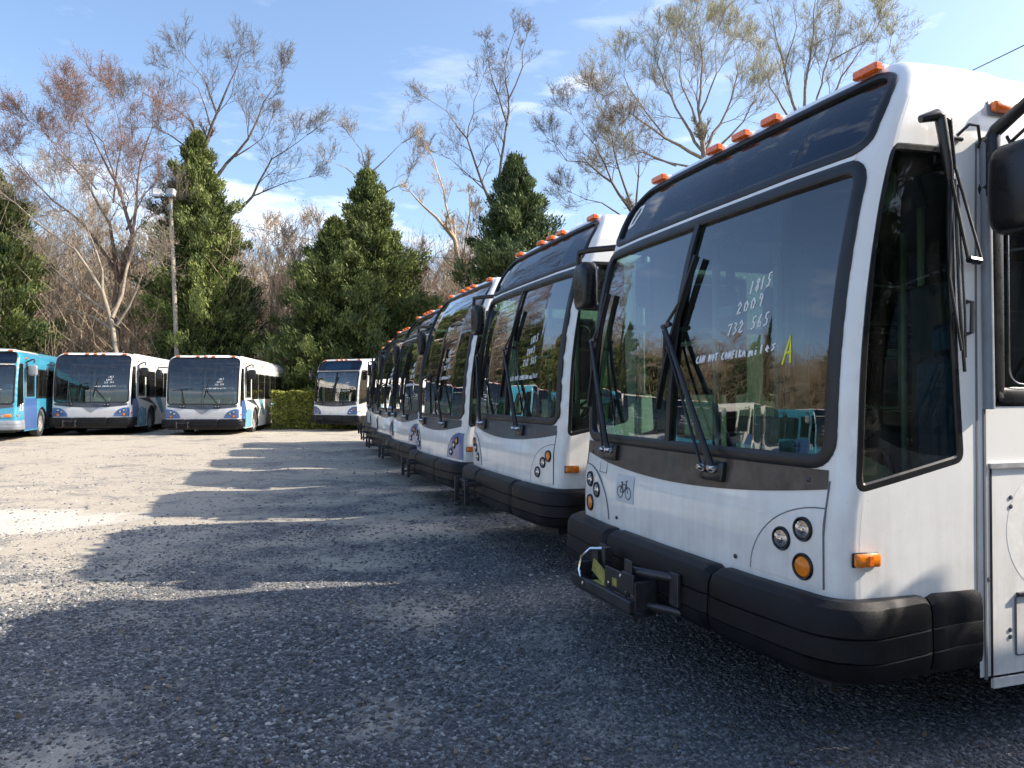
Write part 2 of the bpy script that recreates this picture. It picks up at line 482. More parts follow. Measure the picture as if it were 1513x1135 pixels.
def make_bus(name, style='classic', body='white', front=None, scallop='panel', L=12.2, detail=1, wr=(0, 0), hi=False, lamps='split', graphics=False, letter=None, rack='prongs', side_text=None, mirrors=True):
    S = Surf(L)
    root = empty(name)
    front = front or body
    # ---- openings
    hdr = rpoly([(-1.165, 2.60), (-1.10, 2.575), (1.10, 2.575), (1.165, 2.60), (1.185, 2.93), (1.12, 2.985), (-1.12, 2.985), (-1.185, 2.93)], [.08, .08, .08, .08, .10, .10, .10, .10], 4)
    ws = rpoly([(-1.165, 1.215), (1.165, 1.215), (1.185, 2.495), (-1.185, 2.495)], .11, 7)
    mask = rpoly([(-1.18, 1.215), (1.18, 1.215), (1.20, 2.985), (-1.20, 2.985)], .13, 7)
    qwin = rpoly([(1.275, 1.09), (1.86, 1.215), (1.76, 2.57), (1.295, 2.57)], [.07, .05, .07, .06], 6)
    qmir = [(-a, b) for a, b in qwin][::-1]
    drv = rect(2.03, 1.46, 3.05, 2.50, .02, 3)
    door = rect(-3.02, .36, -2.03, 2.52, .03, 3)
    openings = [qwin, qmir, drv, door] + ([hdr, ws] if style == 'classic' else [mask])
    wins = []
    u0 = 3.22
    uend = 1.25 + L - 1.5
    nw = 6 if L > 11 else 5
    wl = (uend - u0 - .5) / nw
    for k in range(nw):
        for sg in (1, -1):
            a, b_ = u0 + k * wl + .05, u0 + (k + 1) * wl - .05
            if sg < 0: a, b_ = -b_, -a
            wins.append(rect(a, 1.42, b_, 2.40, .06, 4))
    rearw = []
    arches = []
    wy = (2.75, L - 3.2)   # axle distances
    for y in wy:
        uc = 1.25 + y - .02
        for sg in (1, -1):
            pts = [(sg * (uc + .56 * math.cos(t)), .50 + .56 * math.sin(t)) for t in np.linspace(-.42, PI + .42, 22)]
            arches.append((y, sg, uc, pts))
    outer = [(-S.U, .28), (-1.945, .28), (-1.94, .50), (1.94, .50), (1.945, .28), (S.U, .28), (S.U, VTOP), (-S.U, VTOP)]
    # close arches down to the skirt edge as notches: simply holes whose lower end stops at the skirt
    hol = openings + wins + [[(x, max(.285, y)) for x, y in a[3]] for a in arches]
    hol = [dens(ccw(h), .07) for h in hol]
    gu = sorted(set([round(float(x), 4) for x in np.arange(-2.0, 2.001, .055 if hi else .08)] + [round(float(s_ * x), 4) for x in np.arange(2.2, S.U, .45) for s_ in (1, -1)] + [round(float(s_ * b_), 4) for b_ in S.BS for s_ in (1, -1)]))
    gv = list(np.arange(.36, 2.8, .11 if hi else .2)) + list(np.linspace(2.8, VTOP, 8))
    outer = dens(outer, .2)
    tops = []
    vs, fs = triangulate(outer, hol, gu, gv)
    b = MB(); b.add([S.Q(v[0], v[1]) for v in vs], fs)
    tops = sorted([i for i, v in enumerate(vs) if abs(v[1] - VTOP) < 1e-4], key=lambda i: vs[i][0])
    # roof cap with a slight camber
    half = len(tops)
    cz = len(b.v)
    ring = [Vector(b.v[i]) for i in tops]
    ctr = [Vector((p.x * .55, p.y if 1.2 < p.y < L - 1.2 else (p.y * .6 + 1.0 if p.y <= 1.2 else p.y * .6 + L * .4 - 1.0), p.z + .022)) for p in ring]
    b.add(ctr, [])
    for i in range(half - 1):
        b.f.append((tops[i], tops[i + 1], cz + i + 1, cz + i)); b.m.append(0)
    b.f.append(tuple(cz + i for i in range(half))[::1]); b.m.append(0)
    b.f.append((tops[-1], tops[0], cz, cz + half - 1)); b.m.append(0)
    b.build('body_shell', M[body], root, angle=55)
    # roof hatches / fairing lumps
    for y, w_, l_ in ((2.6, .9, .8), (7.6, .9, .8)):
        rf = MB(); rf.box((0, y, 3.10), (w_, l_, .09), bev=.03); rf.build('roof_hatch', M['white' if body != 'blue' else 'lightblue'], root)
    if detail:
        rl = MB()
        for sx in (-1, 1): rl.box((sx * .98, L * .52, 3.063), (.06, L * .78, .045), bev=.015)
        rl.build('roof_rail', M['white'], root)
    # ---- front glazing
    gm = M['glass'] if style == 'classic' else M['mask']
    if style == 'classic':
        o = patch(S, offset(dens(ccw(ws), .06), .01), -.012, step=.11).build('windshield', gm, root)
        band(S, ws, -.030, .030, -.02, .014).build('windshield_gasket', M['rubber'], o)
        dv = MB(); line(S, [(-.055, 1.20), (-.01, 2.50)], .045, .012, dv); dv.build('centre_divider', M['rubber'], o)
        wsobj = o
        h = patch(S, offset(dens(ccw(hdr), .06), .01), -.010, step=.11).build('header_glass', M['headglass'], root)
        band(S, hdr, -.022, .028, -.02, .013).build('header_gasket', M['rubber'], h)
        patch(S, offset(dens(ccw(hdr), .06), -.0), -.060, step=.12).build('sign_cover', M['sign'], h)
        patch(S, rect(-.80, 2.62, .62, 2.945, .02), -.045, step=.12).build('sign_panel', M['led'], h)
        if detail:
            lv = MB()
            for k in range(18): line(S, [(-.79, 2.635 + k * .0172), (.61, 2.635 + k * .0172)], .005, .004, lv, step=.2, off=-.043)
            lv.build('sign_louvres', M['sign'], h)
        strip = MB()
        line(S, [(-1.13, 2.533), (1.13, 2.533)], .020, .006, strip); strip.build('trim_strip', M['white'], root)
        if letter:
            b2 = MB(); write(S, b2, letter, -1.10, 2.685, -.95, 2.69, .15, .024, -.0085, step=.05)
            b2.build('route_letter', M['marker'], h)
    else:
        o = patch(S, offset(dens(ccw(mask), .06), .01), -.012, step=.11).build('windshield', gm, root)
        band(S, mask, -.022, .026, -.02, .012).build('windshield_gasket', M['rubber'], o)
        wsobj = o
        patch(S, rpoly([(-1.15, 2.56), (1.15, 2.56), (1.17, 2.96), (-1.17, 2.96)], .1), -.050, step=.12).build('sign_cover', M['sign'], o)
        patch(S, rect(-.85, 2.63, .85, 2.90, .02), -.035, step=.12).build('sign_panel', M['led'], o)
        dv = MB(); line(S, [(-.03, 1.22), (-.01, 2.56)], .018, .004, dv, off=-.012); dv.build('centre_divider', M['rubber'], o)
    bus_text(S, wsobj, -.011, lines=None if hi else [('1815', .57, 1.99, .74, 2.01, .068, .0075), ('2009', .50, 1.89, .70, 1.91, .062, .0075), ('732 565', .43, 1.79, .76, 1.81, .062, .0075), ('CAN NOT CONFIRM', .12, 1.66, .60, 1.67, .04, .008), ('miles', .63, 1.67, .82, 1.68, .045, .008)], ycol=hi, du=wr[0], dv=wr[1])
    # dark cowl band below the windshield (drooping lower edge)
    low = [(u, 1.02 + .085 * (u / 1.165) ** 2) for u in np.linspace(-1.19, 1.165, 24)]
    cow = [(1.165, 1.185), (-1.19, 1.185)]
    patch(S, low + cow, .004, step=.09).build('cowl_panel', M['brown'] if hi else M['charcoal'], root)
    # ---- side glazing
    for nm, pl in (('quarter_window', qwin), ('quarter_window', qmir)):
        q = patch(S, offset(dens(ccw(pl), .06), .01), -.010, step=.1).build(nm, M['dglass'], root)
        band(S, pl, -.035, .004, -.012, .0012).build('ceramic_border', M['black'], q, smooth=False)
    q = patch(S, offset(dens(ccw(drv), .06), .01), -.012, step=.2).build('driver_window', M['dglass'], root)
    band(S, drv, -.075, .012, -.02, .010).build('window_frame', M['black'], q)
    band(S, rect(2.115, 1.545, 2.965, 2.415, .09, 6), -.006, .002, .008, .013).build('inner_frame', M['chrome'], q)
    dr = patch(S, offset(dens(ccw(door), .06), .01), -.014, step=.2).build('passenger_door', M['sglass'], root)
    df = band(S, door, -.06, .004, -.02, .004)
    line(S, [(-2.52, .38), (-2.52, 2.5)], .08, .006, df); line(S, [(-3.0, .52), (-2.05, .52)], .28, .004, df)
    df.build('door_frame', M['black'], dr)
    for w_ in wins:
        q = patch(S, offset(dens(ccw(w_), .1), .01), -.012, step=.4).build('side_window', M['sglass'], root)
        f = band(S, w_, -.028, .045, -.02, .004, step=.15)
        uu = [p[0] for p in w_]
        if graphics or detail: line(S, [(min(uu), 2.10), (max(uu), 2.10)], .035, .006, f, step=.5)
        f.build('window_frame', M['black'], q)
    # ---- front body details
    if scallop:
        for sg in (-1, 1):
            arc = [(1.165 - .43 * math.cos(t), .69 + .335 * math.sin(t)) for t in np.linspace(.02, PI / 2, 14)]
            pl = arc + [(1.24, 1.02), (1.24, .69)] if scallop != 'panel' else arc + [(1.165, .69)]
            pl = [(sg * a, c) for a, c in pl]
            p = patch(S, pl, .006, step=.07).build('headlight_panel', M[scallop], root)
            line(S, [(sg * a, c) for a, c in arc], .006, .0065, step=.04).build('panel_edge', M['seam'] if scallop == 'panel' else M['charcoal'], p)
            if scallop == 'panel':
                line(S, [(sg * 1.168, .69), (sg * 1.168, 1.02), (sg * 1.172, 1.14)], .005, .007, step=.05).build('panel_gap', M['seam'], p)
            if lamps == 'split':
                spots = [('headlight', 1.06, .925, .044, 'lens'), ('headlight', .935, .865, .044, 'lens'), ('turn_signal', 1.06, .765, .048, 'amber')]
            else:
                spots = [('turn_signal', 1.085, .925, .042, 'amber'), ('headlight', .985, .865, .040, 'lens'), ('headlight', .885, .775, .040, 'lens')]
            for nm, u, v, r_, mt in spots: lamp(S, p, nm, sg * u, v, r_, M[mt], off=.005)
    else:   # wide amber lamp bars of the blue bus
        for sg in (-1, 1):
            sbox(S, sg * .98, .83, .34, .13, .02).build('headlight', M['lens'], root)
            sbox(S, sg * 1.02, .83, .20, .09, .028).build('turn_signal', M['amber'], root)
    if hi:
        for u, v in ((.62, .725), (-.62, .725), (1.06, 1.135), (-1.08, 1.11)):
            b = MB(); b.lathe([(.011, 0), (.011, .004), (.006, .007), (.0001, .007)], S.frame(u, v, .004), 12); b.build('screw', M['steel'], root)
        # bicycle sticker
        st = patch(S, rect(-.63, .835, -.40, 1.005, .01, 3), .003, step=.08).build('bicycle_sticker', M['sticker'], root)
        b = MB()
        for cu in (-.572, -.465):
            line(S, [(cu + .036 * math.cos(t), .895 + .036 * math.sin(t)) for t in np.linspace(0, 2 * PI, 17)], .006, .001, b, step=.02, off=.004)
        for sgm in ([(-.572, .895), (-.545, .945), (-.49, .945), (-.52, .895), (-.572, .895)], [(-.52, .895), (-.549, .955)], [(-.465, .895), (-.497, .965), (-.48, .97)], [(-.56, .957), (-.538, .957)]):
            line(S, sgm, .006, .001, b, step=.02, off=.004)
        b.build('bicycle_symbol', M['ink'], st)
        line(S, [(-.92, 1.06), (-.92, .99), (-.80, .99), (-.80, 1.06)], .004, .002).build('access_flap', M['seam'], root)
    # ---- roof marker lamps
    for u in (-1.07, -.30, 0, .30, 1.07):
        hh = S.frame(u, 3.055)
        w_ = .15 if abs(u) > 1 else .13
        b = MB(); b.box((0, 0, 0), (w_, .045, .045), bev=.008)
        y = S.P(u, 3.05)
        bb = MB(); bb.add([Vector(p) + Vector((y.x, y.y - .03, y.z + .015)) for p in b.v], b.f)
        q = bb.build('marker_lamp', M['orange'], root)
        k = MB(); k.box((y.x, y.y + .035, y.z + .012), (w_ * .9, .08, .045), bev=.01); k.build('lamp_base', M['white' if body != 'blue' else 'lightblue'], q)
    for sg in (-1, 1):
        for y in (2.09,) + ((5.5, L - .6) if detail else ()):
            q = sbox(S, sg * y, 2.765, .13, .045, .035, off=.004).build('side_marker_lamp', M['orange'], root)
            sbox(S, sg * y, 2.765, .15, .065, .005).build('lamp_base', M['grey'], q)
        q = sbox(S, sg * 1.345, .825, .115, .052, .028, off=.006).build('side_turn_signal', M['amber'], root)
        sbox(S, sg * 1.345, .825, .125, .06, .008).build('lamp_base', M['black'], q)
        k = MB(); line(S, [(sg * 1.352, .805), (sg * 1.352, .845)], .018, .004, k, off=.034); k.build('reflector_core', M['orange'], q)
    # ---- side posts, seams, hatches
    for sg in (-1, 1):
        line(S, [(sg * 1.935, .62), (sg * 1.93, 2.60)], .010, .004).build('panel_gap', M['seam'], root)
        line(S, [(sg * 1.975, .27), (sg * 1.975, 1.44)], .012, .008).build('panel_gap', M['seam'], root)
    b = MB()
    for sg in (1,):
        b.tube([S.Q(sg * 1.985, 1.44, .022), S.Q(sg * 1.975, 2.60, .022)], .022, n=10)
    b.build('gutter_post', M['grey'], root)
    if hi:
        b = MB(); line(S, [(2.0, 1.192), (3.3, 1.192)], .022, .014, b); b.build('belt_moulding', M['rim'], root)
        line(S, [(2.012, .27), (2.012, 1.18)], .010, .004).build('panel_gap', M['rubber'], root)
        line(S, [(2.008, .25), (3.1, .25)], .04, .012).build('skirt_edge', M['panel'], root)
        for u, v in ((2.13, 1.05), (2.13, 1.01), (2.12, .44), (2.12, .47), (1.995, .70)):
            k = MB(); k.lathe([(.010, 0), (.010, .004), (.0001, .006)], S.frame(u, v), 10); k.build('screw', M['ink'], root)
        ht = patch(S, rect(2.155, .36, 2.75, .61, .01, 3), .006, step=.15).build('service_hatch', M['panel'], root)
        band(S, rect(2.155, .36, 2.75, .61, .01, 3), -.002, .008, 0, .004).build('hatch_gap', M['seam'], ht)
        k = MB(); line(S, [(2.16, .622), (2.72, .622)], .016, .02, k); k.build('hatch_hinge', M['steel'], ht)
        sbox(S, 2.25, .44, .08, .07, .004, off=.006).build('hatch_notice', M['brown'], ht)
        # faded round ghost of an old decal
        ring = [(2.45 + .30 * math.cos(t), .90 + .26 * math.sin(t)) for t in np.linspace(0, 2 * PI, 40)]
        gh = MB(); line(S, ring, .09, .0002, gh, step=.08, off=.0008); gh.build('faded_decal', M['ghost'], root)
        # the folded rods beside the quarter window
    
        k = MB()
        k.tube([S.Q(1.40, 2.655, .05), S.Q(1.50, 2.675, .06), S.Q(1.60, 2.655, .06)], [.016, .026, .016], n=10)
        k.tube([S.Q(1.535, 2.67, .06), S.Q(1.62, 2.47, .075), S.Q(1.65, 2.40, .07)], [.024, .019, .014], n=10)
        k.tube([S.Q(1.62, 2.67, .05), S.Q(1.69, 2.47, .055)], [.012, .009], n=8)
        k.tube([S.Q(1.655, 2.42, .07), S.Q(1.82, 2.08, .05), S.Q(1.86, 2.075, .03)], .007, n=6)
        k.tube([S.Q(1.69, 2.48, .055), S.Q(1.905, 2.085, .05), S.Q(1.90, 2.07, .01)], .006, n=6)
        k.tube([S.Q(1.70, 2.42, .045), S.Q(1.72, 2.0, .04), S.Q(1.80, 1.69, .04)], .006, n=6)
        k.tube([S.Q(1.73, 2.42, .035), S.Q(1.79, 1.9, .035), S.Q(1.83, 1.60, .03)], .007, n=6)
        k.tube([S.Q(1.76, 2.40, .03), S.Q(1.83, 1.85, .03), S.Q(1.835, 1.66, .03)], .005, n=6)
        k.tube([S.Q(1.83, 2.08, .045), S.Q(1.90, 2.075, .045)], .016, n=8)
        k.build('folded_mirror_rods', M['black'], root)
        k = MB(); k.tube([S.Q(1.875, 1.905, .0), S.Q(1.875, 1.90, .03), S.Q(1.872, 1.77, .03), S.Q(1.872, 1.765, .0)], .010, n=8)
        k.build('grab_handle', M['steel'], root)
        k = MB(); k.tube([S.Q(1.70, 2.605, .01), S.Q(1.80, 2.605, .01)], .010, n=8)
        k.tube([S.Q(1.76, 2.62, .01), S.Q(1.82, 2.665, .03), S.Q(1.88, 2.66, .04), S.Q(1.915, 2.60, .03), S.Q(1.915, 2.57, .02)], .007, n=6)
        k.build('mirror_cable', M['black'], root)
    # ---- bumper in sections
    BT, BB_ = .665, .352
    prof0 = [(0, BT), (.06, BT + .002), (.105, BT - .020), (.122, BT - .055), (.125, BT - .125), (.116, BT - .130), (.125, BT - .135), (.130, .445), (.121, .440), (.130, .435), (.118, BB_ + .03), (.09, BB_), (0, BB_)]
    bmat = M['bumper'] if body != 'blue' else M['grey']
    if body == 'silver' or front == 'silver': bmat = M['charcoal']
    def bsec(ua, ub, k=0):
        n = max(6, int((ub - ua) / .035)); V = []; F = []
        np_ = len(prof0)
        for i in range(n + 1):
            t = i / n; u = ua + (ub - ua) * t
            e = min(t, 1 - t) * (ub - ua); sh = .016 * max(0, 1 - e / .03)
            for d, z in prof0:
                base = S.P(u, .5); nn = S.Nn(u, .5)
                zz = z - (sh if z > .6 else -sh * .5 if z < .4 else 0)
                tp = 1 - .80 * min(1, max(0, (abs(u) - 1.30) / .5)) ** 1.0
                V.append(Vector((base.x, base.y, zz)) + nn * (max(0, d - sh) * tp + .004))
        for i in range(n):
            for j in range(np_ - 1): F.append((i * np_ + j, i * np_ + j + 1, (i + 1) * np_ + j + 1, (i + 1) * np_ + j))
        F.append(tuple(range(np_ - 1, -1, -1))); F.append(tuple(range(n * np_, (n + 1) * np_)))
        mb = MB(); mb.add(V, F); return mb
    for ua, ub in ((-1.935, -1.64), (-1.63, -.555), (-.545, .545), (.555, 1.63), (1.64, 1.935)):
        bsec(ua, ub).build('bumper_section', bmat, root, angle=28)
    # under-bumper valance
    b = MB()
    b.box((0, .25, .40), (2.3, .3, .26))
    b.box((0, L / 2, .33), (2.36, L - .9, .10))
    b.box((0, L / 2 + .3, .26), (1.2, L - 3, .16))
    for y in wy: b.box((0, y, .50), (1.8, .16, .16))
    b.build('chassis', M['dark'], root)
    # ---- bike-rack mounting
    b = MB()
    if rack == 'full':
        # an open steel cradle with bolted brackets
        b.box((-.28, -.36, .355), (.92, .05, .07), bev=.005); b.box((-.28, -.26, .30), (.92, .20, .02), bev=.004)
        b.box((-.70, -.25, .39), (.03, .20, .15), bev=.004); b.box((.17, -.25, .42), (.03, .18, .18), bev=.004)
        b.box((-.42, -.22, .49), (.05, .07, .25), bev=.004); b.box((-.13, -.30, .45), (.34, .02, .14), bev=.004)
        b.box((.09, -.34, .49), (.16, .02, .12), bev=.004); b.box((-.64, -.20, .50), (.10, .02, .12), bev=.004)
        b.box((.08, -.33, .57), (.10, .015, .12), bev=.004)
        b.tube([(.08, -.30, .56), (.36, -.13, .56)], .028, n=10)
        b.tube([(.14, -.24, .36), (.40, -.10, .36)], .025, n=10); b.tube([(-.62, -.24, .36), (-.62, -.10, .38)], .025, n=8)
        b.box((.38, -.145, .50), (.10, .03, .20), bev=.005); b.box((-.60, -.145, .50), (.10, .03, .20), bev=.005)
        rk = b.build('bike_rack_mount', M['steel'], root)
        sx_, sy_, sz_ = .84, .72, .86; rk.scale = (sx_, sy_, sz_); rk.location = (-.12 * (1 - sx_), -.11 * (1 - sy_), .50 * (1 - sz_))
        k = MB(); k.tube([(-.44, -.24, .60), (-.54, -.30, .585), (-.60, -.35, .52), (-.61, -.37, .43), (-.58, -.37, .385)], .013, n=8); k.build('air_hose', M['chrome'], rk)
        k = MB(); k.box((-.40, -.30, .455), (.20, .015, .09), rot=Matrix.Rotation(.3, 3, 'Y')); k.build('release_plate', M['yplate'], rk)
        k = MB(); k.box((-.36, -.31, .385), (.16, .06, .012)); k.build('release_plate', M['yplate'], rk)
        k = MB(); k.box((-.14, -.315, .44), (.06, .01, .05)); k.build('yellow_tag', M['yplate'], rk)
        for x, y, z in ((-.05, -.315, .50), (.03, -.315, .42), (-.50, -.39, .36), (-.22, -.315, .42)):
            k = MB(); k.lathe([(.014, 0), (.014, .01), (.0001, .014)], Matrix.Translation((x, y, z)) @ Matrix.Rotation(PI / 2, 4, 'X'), 8); k.build('bolt', M['chrome'], rk)
    else:
        for x in (-.80, -.42):
            b.box((x, -.25, .45), (.022, .045, .26), bev=.004); b.box((x, -.18, .53), (.03, .15, .04), bev=.004); b.box((x, -.18, .38), (.03, .15, .03), bev=.004)
        b.box((-.61, -.20, .53), (.40, .02, .03), bev=.004)
        b.build('bike_rack_mount', M['steel'], root)
    # ---- wheels
    for y in wy:
        for sg in (-1, 1):
            f = Matrix.Translation((sg * 1.13, y, .48)) @ Matrix.Rotation(sg * PI / 2, 4, 'Y')
            k = MB(); k.lathe([(.30, -.14), (.42, -.14), (.47, -.12), (.48, -.05), (.48, .05), (.47, .12), (.42, .14), (.30, .135), (.28, .10)], f, 28)
            w_ = k.build('wheel', M['tyre'], root)
            k = MB(); k.lathe([(.30, .12), (.285, .125), (.26, .06), (.16, .04), (.14, .10), (.10, .13), (.0001, .13)], f, 20)
            k.build('rim', M['rim'], w_)
            wl_ = MB(); wl_.box((sg * .93, y, .72), (.30, 1.25, .72))
            wl_.build('wheel_housing', M['dark'], root)
    for y, sg, uc, pts in arches:
        q = MB(); line(S, [p for p in pts if p[1] > .29], .05, .012, q, step=.08); q.build('arch_trim', M['rubber'], root)
    # ---- wipers
    if style == 'classic':
        arms = ((-.70, 1.14, -1.11, 1.87, (-1.155, 1.42), (-1.02, 2.20)), (.455, 1.125, -.075, 1.885, (-.15, 1.42), (.085, 2.27)))
    else:
        arms = ((-.62, 1.13, -.72, 1.75, (-1.02, 1.72), (-.35, 1.80)), (.55, 1.12, .12, 1.70, (.05, 1.42), (.18, 2.15)))
    for pu, pv, eu, ev, b0, b1 in arms:
        k = MB(); k.tube([S.Q(pu, pv, .055), S.Q(pu - .01, pv + .05, .07), S.Q(eu, ev, .06)], [.020, .018, .012], n=8)
        if style == 'classic': k.tube([S.Q(pu - .11, pv + .02, .05), S.Q(eu - .025, ev - .02, .05)], .008, n=6)
        k.tube([S.Q(eu - .03, ev, .055), S.Q(eu + .05, ev + .01, .05)], .014, n=6)
        wa = k.build('wiper_arm', M['black'], root)
        n_ = 9; pp = [(b0[0] + (b1[0] - b0[0]) * t, b0[1] + (b1[1] - b0[1]) * t) for t in np.linspace(0, 1, n_)]
        k = MB(); line(S, pp, .012, .022, k, step=.1, off=.004); k.tube([S.Q(*p, .034) for p in pp], .008, n=6)
        mid = [(b0[0] * .7 + b1[0] * .3, b0[1] * .7 + b1[1] * .3), (b0[0] * .3 + b1[0] * .7, b0[1] * .3 + b1[1] * .7)]
        k.tube([S.Q(*mid[0], .036), S.Q(eu, ev, .055), S.Q(*mid[1], .036)], .009, n=6)
        k.build('wiper_blade', M['rubber'], wa)
        k = MB()
        for dx in (0, -.09):
            k.lathe([(.022, 0), (.022, .03), (.012, .05), (.0001, .05)], S.frame(pu + dx, pv, .03), 12)
        k.build('pivot_nut', M['chrome'], wa)
        sbox(S, pu - .04, pv - .01, .19, .10, .030, off=.004).build('wiper_mount', M['black'], wa)
    # ---- mirrors
    def mirror(sg):
        yb = .72 if sg > 0 else .22
        k = MB()
        if sg > 0:
            k.tube([S.Q(1.985, 2.36, .05), S.Q(1.985, 2.62, .05), S.Q(1.99, 2.64, .06), (1.50, .82, 2.72), (1.57, .80, 2.72), (1.57, .78, 2.60)], [.030, .030, .030, .026, .026, .022], n=10)
            k.tube([S.Q(1.985, 2.40, .0), S.Q(1.985, 2.40, .06)], .03, n=8); k.tube([S.Q(1.985, 2.60, .0), S.Q(1.985, 2.60, .06)], .03, n=8)
            c = Vector((1.545, .74, 2.345))
        else:
            k.tube([S.Q(-1.30, 2.58, .0), (-1.42, .20, 2.58), (-1.52, .16, 2.575), (-1.53, .16, 2.48)], .024, n=8)
            c = Vector((-1.50, .20, 2.32))
        arm = k.build('mirror_arm', M['black'], root)
        h = MB()
        V, F = [], []
        nr, na = 9, 20
        W, D_, H_ = (.145, .075, .185) if sg > 0 else (.10, .07, .18)
        for i in range(nr):
            ph = -PI / 2 + PI * i / (nr - 1)
            for j in range(na):
                th = 2 * PI * j / na
                se = lambda x, e: math.copysign(abs(x) ** e, x)
                V.append(c + Vector((W * se(math.cos(ph), .35) * se(math.cos(th), .45), D_ * se(math.cos(ph), .35) * se(math.sin(th), .6), H_ * se(math.sin(ph), .45))))
        for i in range(nr - 1):
            for j in range(na): F.append((i * na + j, i * na + (j + 1) % na, (i + 1) * na + (j + 1) % na, (i + 1) * na + j))
        h.add(V, F)
        hh = h.build('mirror_housing', M['black'] if body != 'blue' else M['grey'], arm, angle=60)
        g = MB(); g.box(c + Vector((0, D_ * .95, 0)), (W * 1.6, .012, H_ * 1.6), bev=.004); g.build('mirror_glass', M['chrome'], arm)
    if mirrors:
        mirror(1); mirror(-1)
    if hi:
        k = MB()
        k.tube([(1.40, .82, 2.60), (1.47, .78, 2.50), (1.50, .76, 2.42)], .008, n=6); k.tube([S.Q(1.99, 2.47, .09), (1.44, .80, 2.57), (1.52, .78, 2.60), (1.56, .76, 2.54)], .008, n=6)
        k.tube([S.Q(1.985, 2.52, .07), S.Q(2.02, 2.42, .08), S.Q(2.06, 2.36, .10)], .007, n=6)
        k.build('mirror_wiring', M['rubber'], root)
    # ---- interior
    b = MB()
    b.box((0, L / 2, .405), (2.48, L - .5, .03)); b.build('floor_pan', M['dark'], root)
    b = MB()
    b.box((0, L / 2 + .4, 2.70), (2.38, L - 1.6, .03)); b.build('headliner', M['liner'], root)
    for sg in (-1, 1):
        b = MB(); a0 = 3.1 if sg < 0 else .95
        a0 = 2.1 if sg < 0 else .95
        b.box((sg * 1.235, (a0 + L - .3) / 2, .90), (.03, L - .3 - a0, .92)); b.box((sg * 1.235, (a0 + L - .3) / 2, 2.57), (.03, L - .3 - a0, .26))
        b.build('interior_wall', M['liner'], root)
    b = MB(); b.box((0, L - .22, 1.6), (2.4, .05, 2.4)); b.build('rear_bulkhead', M['dark'], root)
    b = MB(); b.box((.62, .32, .95), (1.05, .35, .32), bev=.08); b.box((-.62, .28, .84), (.95, .3, .30), bev=.08)
    # tan dashboard humps
    V, F = [], []
    for hx, hw in ((.62, .50), (-.60, .42)):
        pr = [(hx + hw * math.cos(t), 1.04 + .20 * math.sin(t)) for t in np.linspace(0, PI, 14)]
        n0 = len(V)
        for yy in (.16, .55):
            for x, z in pr: V.append((x, yy, z))
        n = len(pr)
        for i in range(n - 1): F.append((n0 + i, n0 + i + 1, n0 + n + i + 1, n0 + n + i))
        F.append(tuple(n0 + i for i in range(n))); F.append(tuple(n0 + n + i for i in range(n))[::-1])
    b.add(V, F)
    b.build('dashboard', M['tan'] if hi else M['dark'], root)
    k = MB(); k.tube([(.62 + .23 * math.cos(t), .62 + .17 * math.sin(t), 1.32 + .13 * math.sin(t)) for t in np.linspace(0, 2 * PI, 25)], .016, n=6)
    k.tube([(.62, .62, 1.32), (.62, .45, 1.05)], .03, n=8); k.tube([(.40, .62, 1.32), (.84, .62, 1.32)], .014, n=6)
    k.build('steering_wheel', M['black'], root)
    k = MB(); k.box((.62, 1.15, .95), (.50, .50, .14), bev=.04); k.box((.62, 1.42, 1.36), (.48, .12, .72), bev=.05); k.box((.62, 1.42, 1.80), (.28, .10, .18), bev=.04); k.box((.62, 1.15, .65), (.30, .30, .48))
    k.build('driver_seat', M['seat'], root)
    k = MB(); k.box((.62, 1.72, 1.30), (1.1, .03, 1.75)); k.build('driver_partition', M['dark'], root)
    k = MB()
    for x, y in ((-.62, .75), (-.12, .85), (.06, 1.8), (-.55, 2.3), (.45, 3.4), (-.45, 3.9), (.45, 5.4), (-.45, 6.2)):
        k.tube([(x, y, .42), (x, y, 2.68)], .022 if y > 1 else .028, n=8)
    k.tube([(-.45, 2.3, 2.2), (-.45, L - 1, 2.2)], .016, n=6); k.tube([(.45, 1.8, 2.2), (.45, L - 1, 2.2)], .016, n=6)
    k.box((-1.10, 1.0, 1.98), (.04, 1.5, .035)); k.box((-.3, .62, 2.02), (.16, .05, .07)); k.box((-.7, .7, 1.86), (.5, .03, .03))
    k.box((.2, .55, 1.30), (.50, .12, .16)); k.box((-1.05, 1.7, 1.9), (.05, .05, 1.2))
    k.build('handrail_set', M['rail'], root)
    k = MB(); k.box((.86, .72, 2.50), (.10, .08, .22), bev=.04); k.box((-.15, .55, 2.42), (.15, .12, .12), bev=.05); k.build('interior_mirror', M['grey'], root)
    k = MB()
    for sg in (-1, 1): k.box((sg * .95, L / 2 + .3, 2.60), (.20, L - 3, .05), bev=.01)
    k.build('light_cover', M['liner'], root)
    if detail:
        y = 3.3; row = 0
        while y < L - 1.2:
            for sg in (-1, 1):
                if sg < 0 and y < 3.9: continue
                k = MB(); k.box((sg * .82, y, .88), (.78, .42, .10), bev=.03); k.box((sg * .82, y + .22, 1.22), (.78, .08, .66), bev=.03); k.box((sg * .95, y, .62), (.4, .3, .44))
                k.build('passenger_seat', M['seat'], root)
            y += .80
